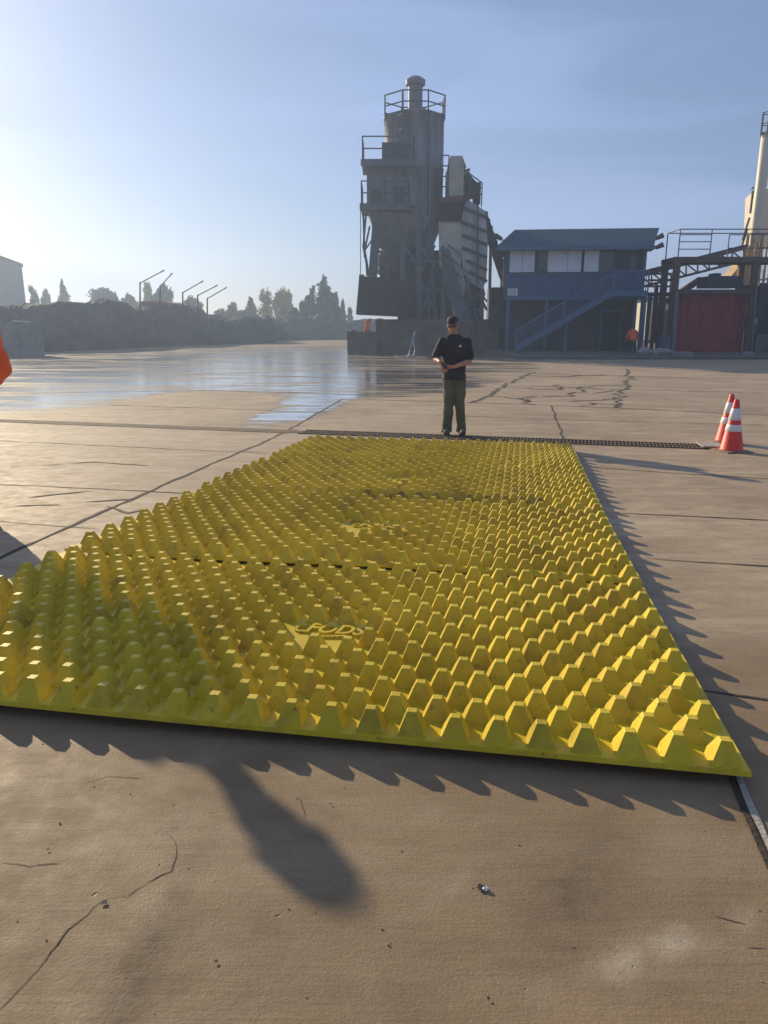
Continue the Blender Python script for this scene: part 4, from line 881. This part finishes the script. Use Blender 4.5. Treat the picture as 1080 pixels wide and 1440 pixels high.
# slim cream silo and its ladder frames
SY = 50.0
sl = empty('slim_silo', (W(1061, 480, SY).x, SY, .3), 'slim cream cylindrical silo with a caged railing on top at the right edge', 'silo')
cx0 = W(1062.5, 330, SY).x; r_ = (W(1069.5, 330, SY).x-W(1055, 330, SY).x)/2; zt2, zb2 = W(1075, 190, SY).z, W(1062, 333, SY).z
b = MB(); b.lathe([(r_*.5, zb2-.9), (r_, zb2), (r_, zt2), (r_*.5, zt2+.12)], (cx0, SY, 0), 28); o = b.build('tank', M['cream'], sl)
for p in o.data.polygons: p.use_smooth = abs(p.normal.z) < .5
ringrail('top_railing', Vector((cx0, SY, 0)), r_+.08, zt2, 1.25, 6, sl, M['steel_dark'], (0, 360), .03)
for dx, dy in ((-1, -1), (1, -1), (1, 1), (-1, 1)):
    b = MB(); b.bar((cx0+dx*r_*1.1, SY+dy*r_*1.1, .3), (cx0+dx*r_*.95, SY+dy*r_*.95, zb2+.15), .14); b.build('leg', M['ochre'], sl)
b = MB()
for i in range(5):
    z0 = .6+i*(zb2-.6)/5; z1 = z0+(zb2-.6)/5
    b.bar((cx0-r_*1.1, SY-r_*1.1, z0), (cx0+r_*1.1, SY-r_*1.1, z1), .07); b.bar((cx0+r_*1.1, SY-r_*1.1, z0), (cx0-r_*1.1, SY-r_*1.1, z1), .07)
b.build('bracing', M['ochre'], sl)
b = MB()
for a, c in (((1044, 338), (1054, 306)), ((1055, 300), (1059, 268)), ((1042, 350), (1051, 322)), ((1059, 268), (1058, 277))): b.bar(W(*a, SY-.3), W(*c, SY-.3), .10)
b.bar(W(1057, 266, SY-.3), W(1060, 262, SY-.3), .06)
for i in range(3): b.tube(W(1056.5, 266+i*6, SY-.4), W(1060.5, 265+i*6, SY-.4), .03, n=5)
b.build('ladder', M['rust'], sl)
s2 = empty('cream_hopper', (W(1078, 480, SY+1).x, SY+1, .3), 'cream steel hopper tower half hidden at the right edge behind the slim silo', 'hopper')
b = MB(); b.prism([W(1074, 270, SY+1.5), W(1082, 262, SY+1.5), W(1110, 262, SY+1.5), W(1110, 345, SY+1.5), W(1070, 345, SY+1.5)], (0, 2.5, 0)); b.build('hopper_body', M['cream'], s2)
b = MB()
for i in range(7): a = W(1048+i*6, 345, SY+.8); b.bar(a, (a.x-.3+.1*i, SY+.8, .3), .12)
for i in range(6): b.bar(W(1046, 352+i*22, SY+.7), W(1100, 346+i*22, SY+.7), .1); b.bar(W(1050+(i % 2)*18, 352+i*20, SY+.7), W(1068-(i % 2)*18, 372+i*20, SY+.7), .08)
b.build('support_frame', M['ochre'], s2)
b = MB(); b.prism([W(1028, 388, SY+.6), W(1046, 368, SY+.6), W(1058, 366, SY+.6), W(1058, 398, SY+.6), W(1030, 398, SY+.6)], (0, 1.5, 0)); b.build('feed_boot', M['ochre'], s2)
b = MB(); pbox(b, 1066, 1110, 402, 470, FY+.6, 2.2); pbox(b, 1068, 1108, 398, 402, FY+.5, 2.4); 
single('tank_box', b, M['lowwall'], 'dark box-shaped tank at the right picture edge behind the thin drain pipe', 'tank')
b = MB(); pbox(b, 1062, 1112, 470, 507, FY+.3, 2.6); single('concrete_pier', b, M['dust_conc'], 'grey concrete base under the dark tank at the right edge', 'pier')
# junk and rocks right of the worker
rr = random.Random(3)
def rock(c, s, seed):
    b = MB(); b.ball((0, 0, s*.55), (s, s*.8, s*.65), 9, 7); b.v = [tuple(Vector(v)*(1+.35*noise.noise(Vector(v)*(1.6/s)+Vector((seed*3.1, 0, 0))))) for v in b.v]
    b.v = [(v[0]+c[0], v[1]+c[1], max(v[2], 0)+c[2]) for v in b.v]; return b
for i, (x_, y_, s) in enumerate(((905, 489, .36), (899, 499, .22), (913, 500, .26), (921, 502, .20), (930, 503, .24), (938, 499, .27), (945, 503, .2), (925, 497, .3))):
    q = W(x_, y_, 39.6+(i % 3)*.5); b = rock((q.x, q.y, .14), s, i)
    single('rubble_lump', b, M['stone'], 'lump of broken grey concrete in the heap between worker and steel frame', 'rubble', 'rubble heap right of the orange-shirted worker')
b = MB(); q = W(936, 483, 41); b.box((q.x-.28, 41, .2), (q.x+.28, 41.5, 1.1)); b.box((q.x-.3, 40.98, 1.1), (q.x+.3, 41.52, 1.16)); b.tube((q.x-.2, 40.97, .9), (q.x+.2, 40.97, .9), .02, n=6); single('bin', b, M['steel_blue'], 'small blue-grey lidded bin behind the rubble heap', 'bin')
for i, (xa, xb) in enumerate(((944, 974), (1044, 1060))):
    b = MB(); a = W(xa, 509, 38.9); c = W(xb, 509, 38.9); b.box((a.x, 38.9, .1), (c.x, 39.5, .33)); b.box((a.x+.08, 38.95, .33), (c.x-.08, 39.45, .36)); single('footing', b, M['pale_conc'], ['long low concrete footing at the left foot of the steel frame', 'short concrete footing below the thin white pipe'][i], 'footing')
# near stones and pits
b = rock(G(683, 1252), .009, 2); single('pebble', b, M['white'], 'pale chip beside the dark pit in the foreground concrete', 'pebble')
b = MB()
for (x_, y_, r_) in ((677, 1250, .013), (147, 1271, .009), (465, 1132, .004), (304, 1354, .005), (687, 1406, .004), (68, 1196, .004)):
    q = G(x_, y_); n_ = 12; pts = []
    for i in range(n_):
        a_ = 2*math.pi*i/n_; rad = r_*(1+.5*noise.noise(Vector((math.cos(a_)*1.5, math.sin(a_)*1.5, x_)))); X_, Y_ = q.x+rad*math.cos(a_), q.y+rad*math.sin(a_); pts.append((X_, Y_, gz(X_, Y_)+.005))
    b.poly(pts)
tag(b.build('surface_pits', M['dark']), kind='structure')
rr = random.Random(8); b = MB()
for i in range(260):
    x_, y_ = rr.uniform(-50, 1130), rr.uniform(1060, 1440) if i < 45 else rr.uniform(640, 1060); q = G(x_, y_); s = rr.uniform(.0012, .0035)
    t = rock((q.x, q.y, gz(q.x, q.y)), s, i); b.add(t.v, t.f)
tag(b.build('grit', M['stone']), 'loose grit scattered over the concrete slabs', 'grit', kind='stuff')
# ------------------------------------------------------------ stockpile berm, block wall, warehouse
def berm(name, ctrl, label_kind, dep=9, seed=0, amp=.5):
    b = MB(); n_, m_ = 300, 30; vs = []
    for i in range(n_+1):
        t = i/n_*(len(ctrl)-1); k = min(int(t), len(ctrl)-2); f = t-k; x_ = ctrl[k][0]*(1-f)+ctrl[k+1][0]*f; yt = ctrl[k][1]*(1-f)+ctrl[k+1][1]*f; yb = ctrl[k][2]*(1-f)+ctrl[k+1][2]*f
        d_ = ray(x_, yb); Y0 = CZ/(-d_.z)*d_.y; Yt = Y0+dep*.35; top = W(x_, yt, Yt).z
        for j in range(m_+1):
            u = j/m_; Y_ = Y0+dep*u; h_ = top*min(1, (u/.35)**.8) if u < .35 else top*(1-max(0, (u-.6)/.4)**1.5)
            X_ = (x_-540)/F*(Y_/(d_.y))
            p = Vector((X_, Y_, h_)); nz = amp*(1.9*noise.noise(Vector((X_*.22, Y_*.30, seed)))+.6*noise.noise(Vector((X_*1.1, Y_*1.1, seed+3)))+.22*noise.noise(Vector((X_*2.6, Y_*2.6, h_*2)))+.14*noise.noise(Vector((X_*6, Y_*6, h_*5+seed))))
            if j in (0, m_): nz = 0; h_ = -.05
            vs.append((X_, Y_, h_+nz*min(1, u*6)*.8))
    b.add(vs, [(i*(m_+1)+j, (i+1)*(m_+1)+j, (i+1)*(m_+1)+j+1, i*(m_+1)+j+1) for i in range(n_) for j in range(m_)])
    o = b.build(name, M['grav']); return tag(o, kind='structure')
berm('gravel_berm', [(-260, 424, 498), (0, 424, 497), (60, 427, 495), (130, 424, 493), (165, 425, 491), (215, 433, 488), (262, 431, 486), (300, 441, 485), (325, 446, 484), (380, 448, 483), (388, 465, 482)], '', 9, 0, .45)
berm('gravel_heap', [(225, 440, 481), (242, 426, 481), (265, 424, 481), (285, 432, 481), (296, 446, 481), (304, 470, 481)], '', 7, 5, .3)
berm('far_gravel_bank', [(290, 446, 481), (400, 447, 479), (432, 449, 478), (448, 445, 478), (460, 449, 478), (500, 452, 478), (640, 452, 478), (1250, 450, 478)], '', 12, 9, .5)
for i, (xa, xb, yt, Y) in enumerate(((-70, -1, 451, 42.5), (0, 55, 452, 42.5))):
    b = MB(); a = W(xa, yt, Y); c = W(xb, 498, Y); zz = a.z
    for j in range(3):
        z0, z1 = zz*j/3, zz*(j+1)/3; n_ = 2
        for q in range(n_): x0 = a.x+(c.x-a.x)*q/n_+.02; x1 = a.x+(c.x-a.x)*(q+1)/n_-.02; b.box((x0, Y+.02*(j % 2), z0+.012), (x1, Y+.8, z1-.012))
    b.box((a.x+.03, Y+.06, 0), (c.x-.03, Y+.7, zz-.03)); single('block_wall', b, M['pale_conc'], ['stack of grey concrete blocks behind the cut-off orange worker', 'grey stacked block wall end standing before the gravel berm'][i], 'block wall')
b = MB(); b.bar(W(17, 451, 42.4), W(42, 452.5, 42.4), .05); single('plank', b, M['white'], 'thin pale plank lying along the top of the grey block wall', 'plank')
wh = empty('warehouse', (W(-60, 450, 120).x, 125, 0), 'big grey metal warehouse beyond the berm at the far left', 'building')
WY = 110
b = MB(); xa, xb = W(-140, 400, WY).x, W(33.5, 400, WY).x; zr = W(33, 375, WY).z; xp = W(-30, 352, WY).x; zp = W(-30, 352, WY).z
b.prism([(xa, WY, 0), (xb, WY, 0), (xb, WY, zr), (xp, WY, zp), (xa, WY, zr-2)], (-14, 25, 0)); b.build('wall', M['far_wall'], wh)
b = MB(); b.prism([(xb+.4, WY-.4, zr), (xb+.4, WY-.4, zr+.35), (xp, WY-.4, zp+.45), (xp, WY-.4, zp+.05)], (-14.5, 26, 0)); b.build('roof', M['steel_dark'], wh)
b = MB(); b.box(W(198, 433, 66), W(236, 425, 66)+Vector((0, 6, 0))); b.prism([W(196, 425, 65.8), W(200, 423, 65.8), (W(233, 424, 65.8)), W(238, 426, 65.8)], (0, 6.5, 0)); single('shed', b, mat('faded pink roof', (.42, .20, .16), .8), 'low shed with a faded pinkish roof just above the berm', 'shed')
# bent lamp poles
for i, (x_, yb, yk, xt, yt) in enumerate(((197, 432, 398, 231, 380), (225, 436, 403, 242.5, 384), (257, 432, 411.5, 286, 395), (278, 440, 415.5, 306, 401), (291.5, 446, 420, 319, 404))):
    Y = 62+i*1.5; b = MB(); b.tube(W(x_, yb+14, Y), W(x_, yk, Y), .08, .06, 8); b.tube(W(x_, yk, Y), W(xt, yt, Y), .045, .04, 8); b.ball(W(x_, yk, Y), .08, 8, 6); b.tube(W(xt, yt, Y)-(W(xt, yt, Y)-W(x_, yk, Y)).normalized()*.3, W(xt, yt, Y), .055, .055, 8)
    single('lamp_pole', b, M['rust'], ['first bent lamp pole from the left, longest arm, standing over the pink-roofed shed', 'second bent pole from the left with a short steep arm', 'third bent pole from the left, just right of the heap\'s left shoulder', 'fourth bent pole from the left, behind the berm', 'fifth and rightmost bent pole, lowest of the row'][i], 'pole', 'bent lamp poles behind the berm')
# ------------------------------------------------------------ trees
def leafcloud(b, blobs, n, s, rnd):
    tot = sum(q[3]*q[4] for q in blobs)
    for (cx, cy, cz, rx, rz_) in blobs:
        for _ in range(int(n*rx*rz_/tot)):
            u = Vector((rnd.gauss(0, .48), rnd.gauss(0, .48), rnd.gauss(0, .5)))
            if u.length > 1.5: continue
            p = Vector((cx+u.x*rx, cy+u.y*rx*.8, cz+u.z*rz_)); a = Vector((rnd.gauss(0, 1), rnd.gauss(0, 1), rnd.gauss(0, 1))).normalized()*s*rnd.uniform(.6, 1.3); c = a.orthogonal().normalized()*s*rnd.uniform(.4, .9)
            b.add([p-a, p+c, p+a, p-c], [(0, 1, 2, 3)])
def tree(px, ytop, wpx, Y, kind, label, m, seed, ybase=452):
    rnd = random.Random(seed); a = W(px, ytop, Y); H_ = a.z; w_ = wpx/F*Y/2; r = empty('tree', (a.x, Y, 0), label, 'tree', 'trees on the skyline')
    t = MB(); cx = a.x; cy = Y; top = H_
    t.tube((cx, cy, 0), (cx+rnd.uniform(-.2, .2), cy, H_*.55), H_*.028+.05, H_*.018+.03, 8); t.tube((cx, cy, H_*.55), (cx, cy, H_*.93), H_*.018+.03, .03, 6)
    for i in range(9):
        z = H_*rnd.uniform(.3, .8); an = rnd.uniform(0, 6.28); L = w_*rnd.uniform(.5, .95)*(1-.4*z/H_); t.tube((cx, cy, z), (cx+math.cos(an)*L, cy+math.sin(an)*L, z+L*rnd.uniform(.3, .9)), .05+H_*.006, .03, 5)
    t.build('trunk', M['bark'], r)
    b = MB(); bl = []
    if kind == 'conifer':
        for i in range(20):
            f = i/19; z = H_*(.16+.82*f); rr_ = w_*(1-f)**.8*rnd.uniform(.75, 1.2)+.10; bl.append((cx+rnd.uniform(-.10, .10)*w_, cy, z, rr_, H_*.05))
        leafcloud(b, bl, 5200, .10+.010*H_, rnd)
    elif kind == 'bush':
        for i in range(46): an = rnd.uniform(0, 6.28); ra = w_*rnd.uniform(.05, .85); z = H_*(.35+.58*rnd.random()**.7*(1-.45*(ra/w_)**2)); bl.append((cx+math.cos(an)*ra, cy+math.sin(an)*ra, z, w_*rnd.uniform(.14, .30), H_*rnd.uniform(.05, .10)))
        leafcloud(b, bl, 6500, .10+.010*H_, rnd)
    else:
        for i in range(60): an = rnd.uniform(0, 6.28); z = H_*rnd.uniform(.3, .95); ra = w_*rnd.uniform(.05, .9)*(1.15-.7*z/H_); bl.append((cx+math.cos(an)*ra, cy+math.sin(an)*ra, z, w_*rnd.uniform(.12, .24), H_*rnd.uniform(.04, .09)))
        for _ in range(24): q = rnd.choice(bl); t2 = (cx, cy, H_*rnd.uniform(.3, .6))
        leafcloud(b, bl, 2600, .08+.008*H_, rnd)
    b.build('crown', m, r)
tr_ = [(46, 399, 22, 130, 'sparse', 'leftmost small loose tree beside the warehouse', 'leaf2'), (62, 405, 14, 130, 'bush', 'low rounded tree right beside the leftmost loose tree', 'leaf2'), (87, 394, 22, 125, 'conifer', 'small lone conical tree between the low trees and wide bush', 'leafg'),
       (145, 402, 62, 120, 'bush', 'wide round bushy tree above the berm', 'leaf2'), (180, 414, 30, 120, 'bush', 'low bush on the right flank of the wide round tree', 'leaf2'), (207, 397, 22, 118, 'sparse', 'thin bare-branched tree behind the first bent pole', 'leafy'), (226, 397, 30, 118, 'bush', 'round tree behind the first two bent poles', 'leaf2'),
       (268, 415, 30, 115, 'bush', 'low bush behind the gravel heap', 'leaf2'), (325, 424, 26, 110, 'sparse', 'small ragged tree right of the last bent pole', 'leaf2'), (352, 418, 24, 110, 'conifer', 'dull conical tree left of the yellowing trees', 'leaf2'), (374, 406, 34, 108, 'sparse', 'yellowing loose tree, left of the two yellow ones', 'leafy'),
       (398, 401, 30, 108, 'bush', 'yellow-green full tree, right of the two yellow ones', 'leafy'), (432, 414, 26, 105, 'bush', 'dark round tree left of the tallest conifer', 'leafg'), (440, 400, 14, 104, 'sparse', 'thin leaning bare tree beside the tallest conifer', 'leaf2'), (455, 389, 38, 103, 'conifer', 'tallest dark pointed conifer left of the tower', 'leafg'),
       (468, 408, 26, 105, 'bush', 'dark bushy tree leaning on the tallest conifer\'s right side', 'leafg'), (482, 422, 8, 112, 'conifer', 'narrow spire-like tree nearest the tower', 'leaf2'), (492, 432, 12, 112, 'sparse', 'low faint tree at the tower\'s left side', 'leaf2'), (310, 434, 30, 112, 'bush', 'low hedge-like bush at the right end of the poles', 'leaf2'),
       (415, 430, 22, 108, 'bush', 'low bush under the yellow trees', 'leaf2'), (340, 434, 40, 112, 'bush', 'low wide bush behind the bank between poles and yellow trees', 'leaf2')]
for i, (a, b_, c, d_, k_, lb, mm) in enumerate(tr_): tree(a, b_, c, d_, k_, lb, M[mm], 20+i)
# ------------------------------------------------------------ haze
b = MB(); b.box((-260, -90, -2.2), (260, 230, 21)); hz = b.build('haze', bpy.data.materials.new('haze')); tag(hz, kind='stuff')
m = hz.data.materials[0]; m.use_nodes = True; m.node_tree.nodes.clear(); n = m.node_tree.nodes
v = n.new('ShaderNodeVolumePrincipled'); v.inputs['Density'].default_value = .0024; v.inputs['Color'].default_value = (.58, .74, 1, 1); v.inputs['Anisotropy'].default_value = .45
oo = n.new('ShaderNodeOutputMaterial'); m.node_tree.links.new(v.outputs[0], oo.inputs['Volume'])
